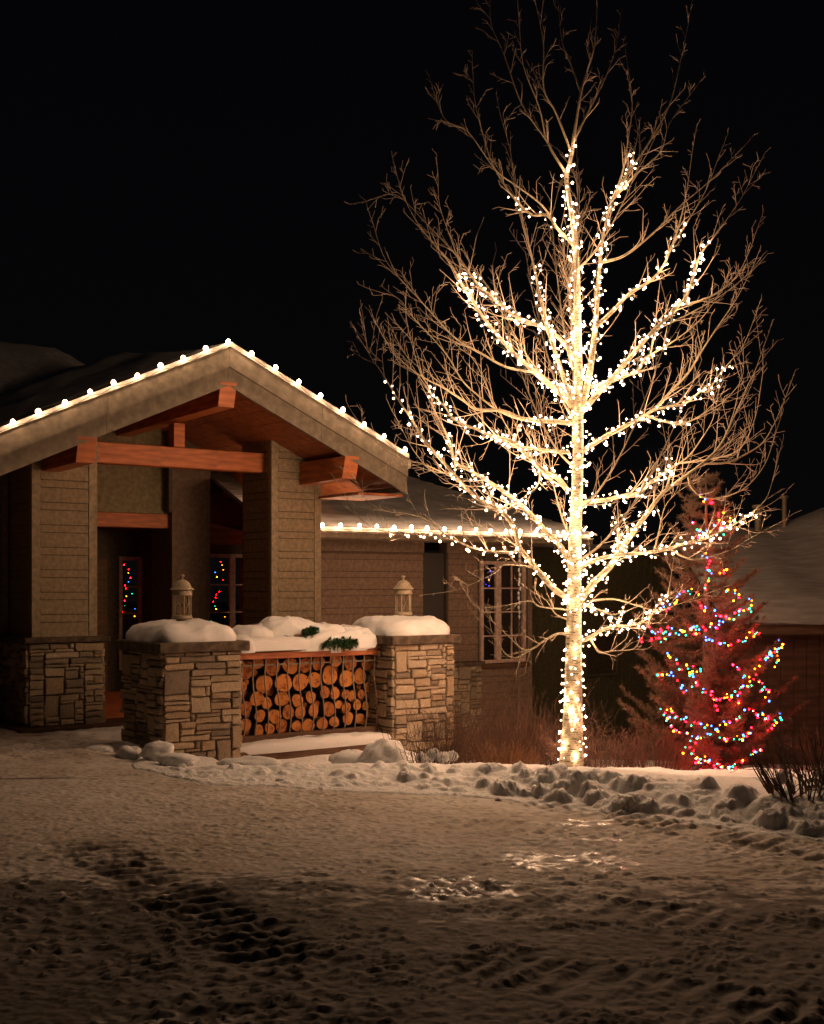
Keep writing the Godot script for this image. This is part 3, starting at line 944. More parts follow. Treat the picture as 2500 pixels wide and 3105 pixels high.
func portico(house: Node) -> void:
	var xl := -1.47
	var xr := 4.30
	# roof deck, two slopes
	for s in [[xl, RIDGE_X], [RIDGE_X, xr]]:
		rake_board(house, "roof", s[0], s[1], 0.012, 0.12, RAKE_Z - 0.06, -8.2, M.shingle)
	# bargeboards in two tiers, each in two lengths
	for s in [[xl, -0.02], [-0.016, RIDGE_X - 0.0015], [RIDGE_X + 0.0015, 2.92], [2.924, xr]]:
		rake_board(house, "bargeboard", s[0], s[1], 0.035, 0.29, RAKE_Z, RAKE_Z - 0.055, M.fascia)
		rake_board(house, "lower_bargeboard", s[0], s[1], 0.27, 0.52, RAKE_Z - 0.03, RAKE_Z - 0.08, M.fascia)
		rake_board(house, "drip_edge", s[0], s[1], -0.020, 0.040, RAKE_Z + 0.022, RAKE_Z - 0.06, M.metal)
	# soffit planks
	for side in [-1.0, 1.0]:
		var n := 20
		var far: float = (RIDGE_X - xl if side < 0 else xr - RIDGE_X) - 0.02
		for k in n:
			var a: float = RIDGE_X + side * (far * k / n + 0.003)
			var b: float = RIDGE_X + side * (far * (k + 1) / n - 0.003)
			rake_board(house, "soffit_plank", minf(a, b), maxf(a, b), 0.40 + 0.003 * (k % 3), 0.43, RAKE_Z - 0.085, -5.6, M.soffit)
	# eaves
	for q in [[xl, -1.0], [xr, 1.0]]:
		var ye := roof_y(q[0])
		span("eave_board", house, Vector3(q[0] - 0.015, ye - 0.50, RAKE_Z - 0.085), Vector3(q[0] + 0.02, ye - 0.03, -5.6), M.fascia, 0.004)
	var ye := roof_y(xr)
	span("gutter", house, Vector3(xr + 0.022, ye - 0.16, RAKE_Z - 0.12), Vector3(xr + 0.15, ye - 0.04, -5.6), M.metal, 0.02)
	span("eave_return", house, Vector3(xr - 0.75, ye - 0.56, RAKE_Z - 0.10), Vector3(xr - 0.02, ye - 0.525, -2.6), M.soffit, 0.004)
	# timbers
	for q in [[-0.25, 3.15, 3.50], [3.40, 3.15, 3.50], [RIDGE_X, 3.95, 4.31]]:
		var p := []
		for e in [-0.11, 0.11]:
			for f in [[RAKE_Z - 0.10, q[1] + 0.06], [RAKE_Z - 0.02, q[2]], [-5.0, q[2]], [-5.0, q[1]]]:
				p.append(Vector3(q[0] + e, f[1], f[0]))
		var g := Geo.new()
		g.hexa(p)
		part("roof_beam", g.mesh(), M.beam, house)
	span("tie_beam", house, Vector3(0.24, 3.355, -3.09), Vector3(2.94, 3.625, -2.90), M.beam, 0.01)
	span("king_post", house, Vector3(1.49, 3.628, -3.08), Vector3(1.65, 3.948, -2.91), M.beam, 0.006)

func build_house() -> Node:
	var h := thing("lodge_house", "low lodge with lit gabled portico, siding columns and stone plinths", "house", H)
	portico(h)
	column(h, -0.48, 0.79, 10)
	column(h, 2.86, 0.76, 60)
	# wall left of the portico
	var g := Geo.new()
	g.box(Vector3(-2.3, 1.6, -3.72), Vector3(3.7, 3.9, 0.2), 0.0)
	var wl := part("front_wall", g.mesh(), M.dark, h)
	siding(wl, face(Vector3(-4.1, 0, -3.61), Vector3.RIGHT, Vector3.BACK), 3.52, 1.15, 3.5, M.siding, 21)
	span("corner_board", wl, Vector3(-0.575, 1.15, -3.62), Vector3(-0.5, 3.5, -3.575), M.trim, 0.003)
	span("ledge", wl, Vector3(-4.1, 1.08, -3.6), Vector3(-0.66, 1.15, -3.42), M.cap, 0.01)
	stone_face(wl, face(Vector3(-2.0, -0.2, -3.50), Vector3.RIGHT, Vector3.BACK), 1.42, 1.275, 22)
	span("plinth_core", wl, Vector3(-4.1, -0.3, -3.6), Vector3(-0.58, 1.08, -3.51), M.mortar, 0.0)
	# main roof
	var rg := Geo.new()
	var y_at := func(z: float) -> float: return 5.50 - PITCH * (-8.0 - z) * -1.0
	rg.hexa([Vector3(-12, y_at.call(-2.9), -2.9), Vector3(-1.5, y_at.call(-2.9), -2.9), Vector3(2.2, 5.5, -8), Vector3(-12, 5.5, -8), Vector3(-12, y_at.call(-2.9) - 0.2, -2.9), Vector3(-1.5, y_at.call(-2.9) - 0.2, -2.9), Vector3(2.2, 5.3, -8), Vector3(-12, 5.3, -8)])
	rg.hexa([Vector3(-12, 5.5, -8.01), Vector3(2.2, 5.5, -8.01), Vector3(6.0, 3.4, -12.5), Vector3(-12, 3.4, -12.5), Vector3(-12, 5.3, -8.01), Vector3(2.2, 5.3, -8.01), Vector3(6.0, 3.2, -12.5), Vector3(-12, 3.2, -12.5)])
	part("main_roof", rg.mesh(), M.shingle, h)
	# entry: header, lintel, recess with door and sidelight
	span("header_wall", h, Vector3(0.31, 2.84, -4.98), Vector3(2.26, 4.42, -4.80), M.header, 0.0)
	span("lintel_beam", h, Vector3(0.33, 2.63, -4.96), Vector3(2.26, 2.838, -4.74), M.beam, 0.006)
	span("lintel_trim", h, Vector3(0.33, 2.842, -4.81), Vector3(2.26, 2.90, -4.765), M.header, 0.004)
	span("side_wall", h, Vector3(0.30, -0.1, -6.3), Vector3(0.36, 4.2, -3.60), M.header, 0.0)
	var eg := Geo.new()
	eg.box(Vector3(1.2, 1.3, -6.3), Vector3(1.75, 2.7, 0.12), 0.0)
	eg.box(Vector3(2.275, 1.15, -6.3), Vector3(0.4, 0.0 + 0.2, 0.12), 0.0)
	eg.box(Vector3(2.275, 2.42, -6.3), Vector3(0.4, 0.45, 0.12), 0.0)
	eg.box(Vector3(2.9, 1.3, -6.3), Vector3(0.85, 2.7, 0.12), 0.0)
	eg.box(Vector3(2.275, 0.2, -6.3), Vector3(0.4, 0.5, 0.12), 0.0)
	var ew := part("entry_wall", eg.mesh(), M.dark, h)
	span("door", ew, Vector3(0.95, 0.05, -6.245), Vector3(1.9, 2.2, -6.20), M.timber, 0.006)
	for q in [[1.03, 0.2, 1.38, 1.0], [1.47, 0.2, 1.82, 1.0], [1.03, 1.15, 1.38, 2.08], [1.47, 1.15, 1.82, 2.08]]:
		span("door_panel", ew, Vector3(q[0], q[1], -6.205), Vector3(q[2], q[3], -6.19), M.timber, 0.008)
	window(h, face(Vector3(2.15, 0.5, -6.23), Vector3.RIGHT, Vector3.BACK), 0.27, 1.68, [[0.0, 0.27, 1]], 4, M.sash_pale)
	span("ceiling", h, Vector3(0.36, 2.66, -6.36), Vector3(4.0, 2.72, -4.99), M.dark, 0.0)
	# rear pier
	span("rear_pier", h, Vector3(2.26, -0.1, -5.35), Vector3(2.89, 4.3, -4.62), M.pier, 0.006)
	span("pier_trim", h, Vector3(2.20, 2.86, -4.72), Vector3(2.255, 4.2, -4.60), M.dark, 0.004)
	# wall right of the pier with a window under a wood soffit
	var bg := Geo.new()
	bg.box(Vector3(3.0, 1.2, -5.27), Vector3(0.2, 2.6, 0.12), 0.0)
	bg.box(Vector3(3.42, 0.2, -5.27), Vector3(0.66, 0.6, 0.12), 0.0)
	bg.box(Vector3(3.42, 2.4, -5.27), Vector3(0.66, 0.26, 0.12), 0.0)
	bg.box(Vector3(3.95, 1.2, -5.27), Vector3(0.4, 2.6, 0.12), 0.0)
	part("side_entry_wall", bg.mesh(), M.dark, h)
	window(h, face(Vector3(3.10, 0.5, -5.20), Vector3.RIGHT, Vector3.BACK), 0.66, 1.72, [[0.0, 0.40, 1], [0.50, 0.66, 1]], 4, M.sash_pale)
	var tg := Geo.new()
	tg.hexa([Vector3(2.9, 2.42, -5.20), Vector3(4.0, 2.42, -5.20), Vector3(4.0, 2.42, -4.3), Vector3(2.9, 2.72, -4.9), Vector3(2.9, 2.46, -5.20), Vector3(4.0, 2.46, -5.20), Vector3(4.0, 2.46, -4.3), Vector3(2.9, 2.76, -4.9)])
	part("wood_soffit", tg.mesh(), M.beam, h)
	# porch floor
	span("porch_floor", h, Vector3(-0.75, -0.3, -6.2), Vector3(4.0, 0.06, -2.35), M.timber, 0.01)
	span("porch_step", h, Vector3(0.33, 0.062, -6.2), Vector3(4.0, 0.12, -2.9), M.beam, 0.01)
	build_wing(h)
	return h

func build_wing(h: Node) -> void:
	var zw := -3.45
	var ev := 2.58
	var ez := -2.85
	# front wall: plain length, dark recess, then the bay with the window
	var g := Geo.new()
	g.box(Vector3(5.01, 0.65, zw - 0.1), Vector3(2.02, 3.9, 0.2), 0.0)
	g.box(Vector3(6.835, 0.65, zw - 0.1), Vector3(0.71, 3.9, 0.2), 0.0)
	g.box(Vector3(8.215, 0.65, zw - 0.1), Vector3(0.13, 3.9, 0.2), 0.0)
	g.box(Vector3(7.67, -0.4, zw - 0.1), Vector3(0.96, 1.8, 0.2), 0.0)
	g.box(Vector3(7.67, 2.37, zw - 0.1), Vector3(0.96, 0.46, 0.2), 0.0)
	g.box(Vector3(6.25, 1.0, zw - 0.75), Vector3(0.6, 3.2, 0.1), 0.0)
	g.box(Vector3(8.18, 0.65, zw - 1.2), Vector3(0.2, 3.9, 2.0), 0.0)
	var w := part("wing_wall", g.mesh(), M.dark, h)
	siding(w, face(Vector3(4.0, 0, zw), Vector3.RIGHT, Vector3.BACK), 2.0, -1.05, 2.3, M.wing, 31)
	siding(w, face(Vector3(6.5, 0, zw), Vector3.RIGHT, Vector3.BACK), 0.61, 0.55, 2.3, M.wing, 32)
	siding(w, face(Vector3(7.16, 0, zw), Vector3.RIGHT, Vector3.BACK), 1.04, -1.1, 0.42, M.wing, 33)
	span("frieze_board", w, Vector3(4.0, 2.3, zw), Vector3(6.02, 2.55, zw + 0.024), M.wing_trim, 0.003)
	span("frieze_board", w, Vector3(6.48, 2.3, zw), Vector3(8.28, 2.55, zw + 0.024), M.wing_trim, 0.003)
	span("corner_board", w, Vector3(8.20, -0.6, zw + 0.001), Vector3(8.285, 2.3, zw + 0.03), M.wing_trim, 0.003)
	span("corner_board", w, Vector3(6.46, 0.55, zw + 0.001), Vector3(6.5, 2.3, zw + 0.03), M.dark, 0.003)
	span("recess_dark_panel", w, Vector3(6.03, -0.5, zw - 0.10), Vector3(6.47, 2.3, zw - 0.06), M.black, 0.004)  # near-black sheet closing the recess, standing in for its darkness
	window(h, face(Vector3(7.22, 0.555, zw + 0.01), Vector3.RIGHT, Vector3.BACK), 0.86, 1.57, [[0.0, 0.27, 1], [0.375, 0.86, 2]], 4, M.sash_pale)
	span("window_sill", w, Vector3(7.1, 0.42, zw), Vector3(8.2, 0.49, zw + 0.07), M.timber, 0.006)
	span("plinth_core", w, Vector3(6.46, -1.3, zw), Vector3(7.13, 0.48, zw + 0.09), M.mortar, 0.0)
	stone_face(w, face(Vector3(6.45, -1.1, zw + 0.09), Vector3.RIGHT, Vector3.BACK), 0.68, 1.58, 35)
	span("ledge", w, Vector3(6.42, 0.482, zw), Vector3(7.17, 0.545, zw + 0.15), M.cap, 0.008)
	# dark room behind the window
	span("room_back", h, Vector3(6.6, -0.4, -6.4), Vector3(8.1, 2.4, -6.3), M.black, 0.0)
	# eave
	span("eave_soffit", h, Vector3(4.0, ev - 0.045, zw - 0.1), Vector3(9.05, ev - 0.022, ez - 0.1), M.wing_trim, 0.0)
	span("eave_board", h, Vector3(3.66, ev - 0.14, ez - 0.1), Vector3(9.08, ev - 0.01, ez - 0.07), M.gutter, 0.003)
	var gg := Geo.new()
	gg.box(Vector3(6.385, ev - 0.075, ez - 0.01), Vector3(5.45, 0.10, 0.11), 0.018)
	gg.box(Vector3(6.385, ev - 0.017, ez + 0.045), Vector3(5.46, 0.016, 0.02), 0.004)
	part("gutter", gg.mesh(), M.gutter, h)
	span("drip_edge", h, Vector3(3.66, ev - 0.012, ez - 0.07), Vector3(9.1, ev + 0.052, ez - 0.015), M.metal, 0.004)
	# stepped shingle courses up to the hip
	var rg := Geo.new()
	var n := 26
	var run := 2.5
	for k in n:
		var r0 := run * k / n
		var r1 := run * (k + 1) / n
		var xa0 := 3.64 if r0 < 0.74 else 2.93
		var xa := xa0
		var y0 := ev + 0.045 + PITCH * r0
		var y1 := ev + 0.045 + PITCH * r1
		var z0 := ez - 0.04 - r0
		var z1 := ez - 0.04 - r1
		var xb0 := 9.1 - r0
		var xb1 := 9.1 - r1
		rg.hexa([Vector3(xa, y0 + 0.006, z0 + 0.004), Vector3(xb0, y0 + 0.006, z0 + 0.012), Vector3(xb1, y1 + 0.003, z1), Vector3(xa, y1 + 0.003, z1), Vector3(xa, y0 - 0.05, z0 + 0.012), Vector3(xb0, y0 - 0.05, z0 + 0.012), Vector3(xb1, y1 - 0.05, z1), Vector3(xa, y1 - 0.05, z1)])
	var top := ev + 0.045 + PITCH * run
	rg.hexa([Vector3(2.93, top, ez - 0.042 - run), Vector3(6.6, top, ez - 0.042 - run), Vector3(9.1, ev + 0.04, ez - 0.05 - 2.0 * run), Vector3(2.3, ev + 0.04, ez - 0.05 - 2.0 * run), Vector3(2.93, top - 0.08, ez - 0.042 - run), Vector3(6.6, top - 0.08, ez - 0.042 - run), Vector3(9.1, ev - 0.04, ez - 0.05 - 2.0 * run), Vector3(2.3, ev - 0.04, ez - 0.05 - 2.0 * run)])
	rg.hexa([Vector3(9.102, ev + 0.03, ez - 0.06), Vector3(6.602, top - 0.01, ez - 0.042 - run), Vector3(6.6, top - 0.01, ez - 0.05 - run), Vector3(9.1, ev + 0.03, ez - 0.05 - 2.0 * run), Vector3(9.0, ev - 0.06, ez - 0.06), Vector3(6.55, top - 0.09, ez - 0.042 - run), Vector3(6.55, top - 0.09, ez - 0.05 - run), Vector3(9.0, ev - 0.06, ez - 0.05 - 2.0 * run)])
	part("wing_roof", rg.mesh(), M.shingle, h)
	var rc := Geo.new()
	for k in 14:                                            # caps down the hip
		var t0 := run * k / 14.0
		var t1 := run * (k + 1) / 14.0
		var a := Vector3(9.1 - t1, ev + 0.085 + PITCH * t1, ez - 0.04 - t1)
		var b := Vector3(9.1 - t0, ev + 0.10 + PITCH * t0, ez - 0.04 - t0)
		var s := Vector3(0.09, -0.03, 0.09)
		var s2 := Vector3(-0.09, 0.03, -0.09) * Vector3(1, -1, 1)
		rc.hexa([a + s, b + s, b, a, a + s - Vector3(0, 0.03, 0), b + s - Vector3(0, 0.03, 0), b - Vector3(0, 0.03, 0), a - Vector3(0, 0.03, 0)])
		rc.hexa([a + s2, b + s2, b, a, a + s2 - Vector3(0, 0.03, 0), b + s2 - Vector3(0, 0.03, 0), b - Vector3(0, 0.03, 0), a - Vector3(0, 0.03, 0)])
	part("hip_cap", rc.mesh(), M.shingle, h)
	# set-back end of the wing, vertical boards
	var bgx := Geo.new()
	bgx.box(Vector3(10.6, 0.55, -4.6), Vector3(4.6, 3.9, 0.2), 0.0)
	var bw := part("end_wall", bgx.mesh(), M.dark, h)
	for k in 22:
		var x0 := 8.3 + k * 0.2
		if x0 > 10.42 and x0 < 11.28:
			span("wall_board", bw, Vector3(x0 + 0.004, 0.85, -4.5), Vector3(x0 + 0.196, 2.45, -4.475), M.green, 0.004)
			span("wall_board", bw, Vector3(x0 + 0.004, -1.3, -4.5), Vector3(x0 + 0.196, 0.06, -4.475), M.green, 0.004)
		else:
			span("wall_board", bw, Vector3(x0 + 0.004, -1.3, -4.5), Vector3(x0 + 0.196, 2.45, -4.475), M.green, 0.004)
	window(h, face(Vector3(10.56, 0.12, -4.47), Vector3.RIGHT, Vector3.BACK), 0.78, 0.7, [[0.0, 0.78, 1]], 1, M.green)
	span("end_roof", h, Vector3(8.3, 2.46, -7.0), Vector3(12.9, 2.53, -4.1), M.shingle, 0.0)

func build_roof_snow() -> void:
	# portico, both slopes: thin at the front edge, deep at the back
	var nz := fnoise(61, 0.8, 3)
	var g := Geo.new()
	var nu := 40
	var nv := 44
	var p := PackedVector3Array()
	for j in nv:
		var z := lerpf(RAKE_Z - 0.05, -8.1, float(j) / (nv - 1))
		for i in nu:
			var x := lerpf(-1.45, 4.27, float(i) / (nu - 1))
			var t := lerpf(0.02, 0.40, smoothstep(-1.5, -5.2, z)) * smoothstep(-1.47, -1.1, x) * smoothstep(4.3, 3.9, x)
			var y := RIDGE_Y - PITCH * (sqrt((x - RIDGE_X) * (x - RIDGE_X) + 0.02 + 0.1 * t) - 0.13)
			p.append(Vector3(x, minf(y, roof_y(x) + 0.3) + t * (1.0 + 0.25 * nz.get_noise_2d(x, z)) - 0.012, z))
	g.grid(p, nu, nv)
	var o := MeshInstance3D.new()
	o.name = "roof_snow"
	o.mesh = g.mesh()
	o.material_override = M.roof_snow
	add_child(o)
	o.transform = H
	tag(o, "snow lying on the gabled portico roof, thin at its front edge", "snow", "", "stuff")
	g = Geo.new()
	p = PackedVector3Array()
	for j in nv:
		var q := float(j) / (nv - 1)
		var z := lerpf(-2.85, -8.6, q)
		for i in nu:
			var x := lerpf(-12.0, lerpf(-1.55, 5.0, clampf((-2.9 - z) / 5.1, 0.0, 1.0)), float(i) / (nu - 1))
			var y := 5.5 - PITCH * (sqrt((z + 8.0) * (z + 8.0) + 0.08) - 0.2)
			var hip := 1.2 * maxf(0.0, x - 1.6)
			p.append(Vector3(x, y + 0.30 * smoothstep(-2.85, -3.4, z) - 0.42 * hip + 0.07 * nz.get_noise_2d(x * 0.6, z * 0.6), z))
	g.grid(p, nu, nv)
	var o2 := MeshInstance3D.new()
	o2.name = numbered("main_roof_snow")
	o2.mesh = g.mesh()
	o2.material_override = M.roof_snow
	add_child(o2)
	o2.transform = H
	tag(o2, "broad snow sheet on the higher main roof behind the portico", "snow", "", "stuff")

func build_wing_snow() -> void:
	var nz := fnoise(66, 0.9, 4)
	var g := Geo.new()
	var nu := 60
	var nv := 24
	var p := PackedVector3Array()
	for j in nv:
		var q := float(j) / (nv - 1)
		for i in nu:
			var r := q * 2.46 + 0.03
			var x := lerpf(3.68, 9.02 - r, float(i) / (nu - 1))
			var t := 0.012 + 0.05 * smoothstep(0.0, 0.12, q) * smoothstep(1.0, 0.95, q) * (1.0 + 0.5 * nz.get_noise_2d(x, r * 3.0))
			p.append(Vector3(x, 2.58 + 0.045 + PITCH * r + t, -2.89 - r))
	g.grid(p, nu, nv)
	var o := MeshInstance3D.new()
	o.name = numbered("wing_roof_snow")
	o.mesh = g.mesh()
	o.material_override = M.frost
	add_child(o)
	o.transform = H
	tag(o, "thin smooth crust of snow on the wing roof behind the aspen", "snow", "", "stuff")

# ------------------------------------------------------------------ lights on strings
var bulb_mini := SphereMesh.new()
var bulb_big := SphereMesh.new()
var bulb_colour := SphereMesh.new()

func lamp(parent: Node, at: Vector3, size: float, energy: float, col: Color) -> void:
	var l := OmniLight3D.new()
	l.name = "bulb_light"
	l.position = at
	l.light_energy = energy
	l.light_color = col
	l.light_size = size
	l.omni_range = 30.0
	l.omni_attenuation = 2.0
	l.shadow_enabled = true
	parent.add_child(l, true)

func wire(parent: Node, pts: PackedVector3Array, r := 0.0035) -> void:
	if pts.size() < 2: return
	var g := Geo.new()
	var rr := PackedFloat32Array()
	for q in pts: rr.append(r)
	g.tube(pts, rr, 4, false)
	part("wire", g.mesh(), M.wire, parent)

func eave_string(label: String, a: Vector3, b: Vector3, n: int, before := []) -> void:
	var t := thing("light_string", label, "light string", H, "large warm bulbs strung along the eaves")
	var w := PackedVector3Array()
	var r := rngs(int(a.x * 100) + n)
	for i in range(-before.size(), n):
		var q := float(i) / (n - 1)
		var p: Vector3 = (before[before.size() + i] if i < 0 else a.lerp(b, q)) + Vector3(r.randf_range(-0.012, 0.012), r.randf_range(-0.012, 0.012), r.randf_range(0.0, 0.012))
		if i > 0:
			var m := a.lerp(b, q - 0.5 / (n - 1))
			w.append(m + Vector3(0, -0.055 - 0.02 * r.randf(), -0.006))
		w.append(p + Vector3(0, -0.040, -0.004))
		var s := bx("socket", t, p + Vector3(0, -0.032, 0), Vector3(0.016, 0.03, 0.016), M.wire, 0.003)
		s.set_meta("kind", "thing")
		var o := part("bulb", bulb_big, M.big, t)
		o.position = p
		o.scale = Vector3(1, 1.25, 1) * r.randf_range(0.9, 1.1)
		o.rotation = Vector3(r.randf_range(-0.25, 0.25), 0, r.randf_range(-0.3, 0.3))
		lamp(t, p, 0.02, BIG_LAMP, Color(lin(WARM[0], WARM[1], WARM[2])))
	wire(t, w)

func eave_strings() -> void:
	var z := RAKE_Z + 0.05
	var f := func(x: float) -> Vector3: return Vector3(x, roof_y(x) + 0.030, z)
	eave_string("warm bulbs up the left slope of the portico gable", f.call(-1.44), f.call(1.52), 11)
	eave_string("warm bulbs down the right slope of the portico gable", f.call(1.86), f.call(4.20), 8)
	eave_string("warm bulbs in a level row along the wing's eave", Vector3(3.74, 2.65, -2.80), Vector3(9.05, 2.65, -2.80), 18, [Vector3(3.18, 3.04, -3.62), Vector3(3.48, 3.04, -3.62)])

# ------------------------------------------------------------------ the aspen
var tree: Node3D
var limbs := {}
const TREE_AT := Vector3(1.714, -0.18, -13.3)

func smooth(p: PackedVector3Array, per: int) -> PackedVector3Array:
	var out := PackedVector3Array()
	for i in p.size() - 1:
		var a := p[maxi(i - 1, 0)]
		var d := p[mini(i + 2, p.size() - 1)]
		for k in per: out.append(p[i].cubic_interpolate(p[i + 1], a, d, float(k) / per))
	out.append(p[p.size() - 1])
	return out

func shoot(g: Geo, p: Vector3, dir: Vector3, l: float, r0: float, deep: int, r: RandomNumberGenerator) -> void:
	var n := maxi(3, int(l / 0.07))
	var pts := PackedVector3Array([p])
	var rr := PackedFloat32Array([r0])
	var d := dir
	var q := p
	for i in n:
		d = (d + Vector3(r.randf_range(-0.07, 0.07), r.randf_range(-0.03, 0.13), r.randf_range(-0.07, 0.07))).normalized()
		q += d * l / n
		pts.append(q)
		rr.append(maxf(r0 * (1.0 - 0.65 * (i + 1.0) / n), 0.0018))
		if deep > 0 and i < n and r.randf() < 0.8:
			var side := d.cross(Vector3(r.randf_range(-1, 1), r.randf_range(-1, 1), r.randf_range(-1, 1))).normalized()
			var nd := (d * r.randf_range(0.5, 1.1) + side * r.randf_range(0.5, 1.0)).normalized()
			if deep > 1 and r.randf() < 0.22: shoot(g, q, nd, l * r.randf_range(0.3, 0.55), rr[i + 1] * 0.75, deep - 1, r)
			else: shoot(g, q, nd, r.randf_range(0.025, 0.10), 0.0023, 0, r)
	g.tube(pts, rr, 4 if r0 > 0.005 else 3, false)

func limb(called: String, from: String, r0: float, slope: float, lit: float, strands: int, cm: Array) -> void:
	var p := PackedVector3Array()
	var z := 0.0
	var first := Vector3(cm[0] / 100.0, cm[1] / 100.0, 0)
	if from != "":
		var best := 1e9
		for q in limbs[from].path:
			var e := Vector2(q.x - first.x, q.y - first.y).length()
			if e < best:
				best = e; z = q.z
	var run := 0.0
	for i in range(0, cm.size(), 2):
		var q := Vector3(cm[i] / 100.0, cm[i + 1] / 100.0, 0)
		if i > 0: run += Vector2(q.x - p[p.size() - 1].x, q.y - p[p.size() - 1].y).length()
		q.z = z + slope * run * (1.0 - 0.12 * run)
		p.append(q)
	p = smooth(p, 5)
	var total := 0.0
	for i in p.size() - 1: total += p[i].distance_to(p[i + 1])
	var rr := PackedFloat32Array()
	var at := 0.0
	var along := PackedFloat32Array()
	for i in p.size():
		if i > 0: at += p[i].distance_to(p[i - 1])
		var q := at / total
		along.append(q)
		if called == "trunk":
			rr.append(lerpf(r0, 0.018, pow(q, 0.75)) + 0.03 * pow(1.0 - q, 14.0))
		else:
			rr.append(maxf(r0 * pow(1.0 - q, 1.1), 0.0024))
	var g := Geo.new()
	g.tube(p, rr, 18 if called == "trunk" else (9 if r0 > 0.02 else 6))
	var o := part("trunk" if called == "trunk" else "limb", g.mesh(), M.bark if called == "trunk" else M.limb, tree)
	limbs[called] = {"path": p, "r": rr, "along": along, "lit": lit, "strands": strands, "total": total, "node": o}
	# shoots along the outer part
	if called == "trunk": return
	var r := rngs(hash(called))
	var tg := Geo.new()
	var step := 0.0
	for i in range(1, p.size()):
		step += p[i].distance_to(p[i - 1])
		var q := along[i]
		if step < 0.115 or q < 0.18: continue
		step = 0.0
		var t := (p[i] - p[i - 1]).normalized()
		for k in (2 if r.randf() < 0.35 else 1):
			var side := t.cross(Vector3(r.randf_range(-1, 1), r.randf_range(-0.4, 0.4), r.randf_range(-1, 1))).normalized()
			var d := (t * r.randf_range(0.5, 1.2) + side * r.randf_range(0.5, 1.0) + Vector3(0, 0.28, 0)).normalized()
			var l := total * r.randf_range(0.09, 0.24) * (1.15 - 0.8 * q) + 0.09
			if q < 0.5 and r.randf() < 0.45: l *= 0.5
			shoot(tg, p[i], d, minf(l, 0.6) * lerpf(1.0, 0.7, smoothstep(3.5, 6.5, p[i].y)), clampf(rr[i] * 0.5, 0.0024, 0.006), 2, r)
	var e := p[p.size() - 1]
	shoot(tg, e, (e - p[p.size() - 3]).normalized(), 0.28, 0.0032, 1, r)
	var tw := part("twigs", tg.mesh(), M.twig, o)
	tw.set_meta("kind", "stuff")

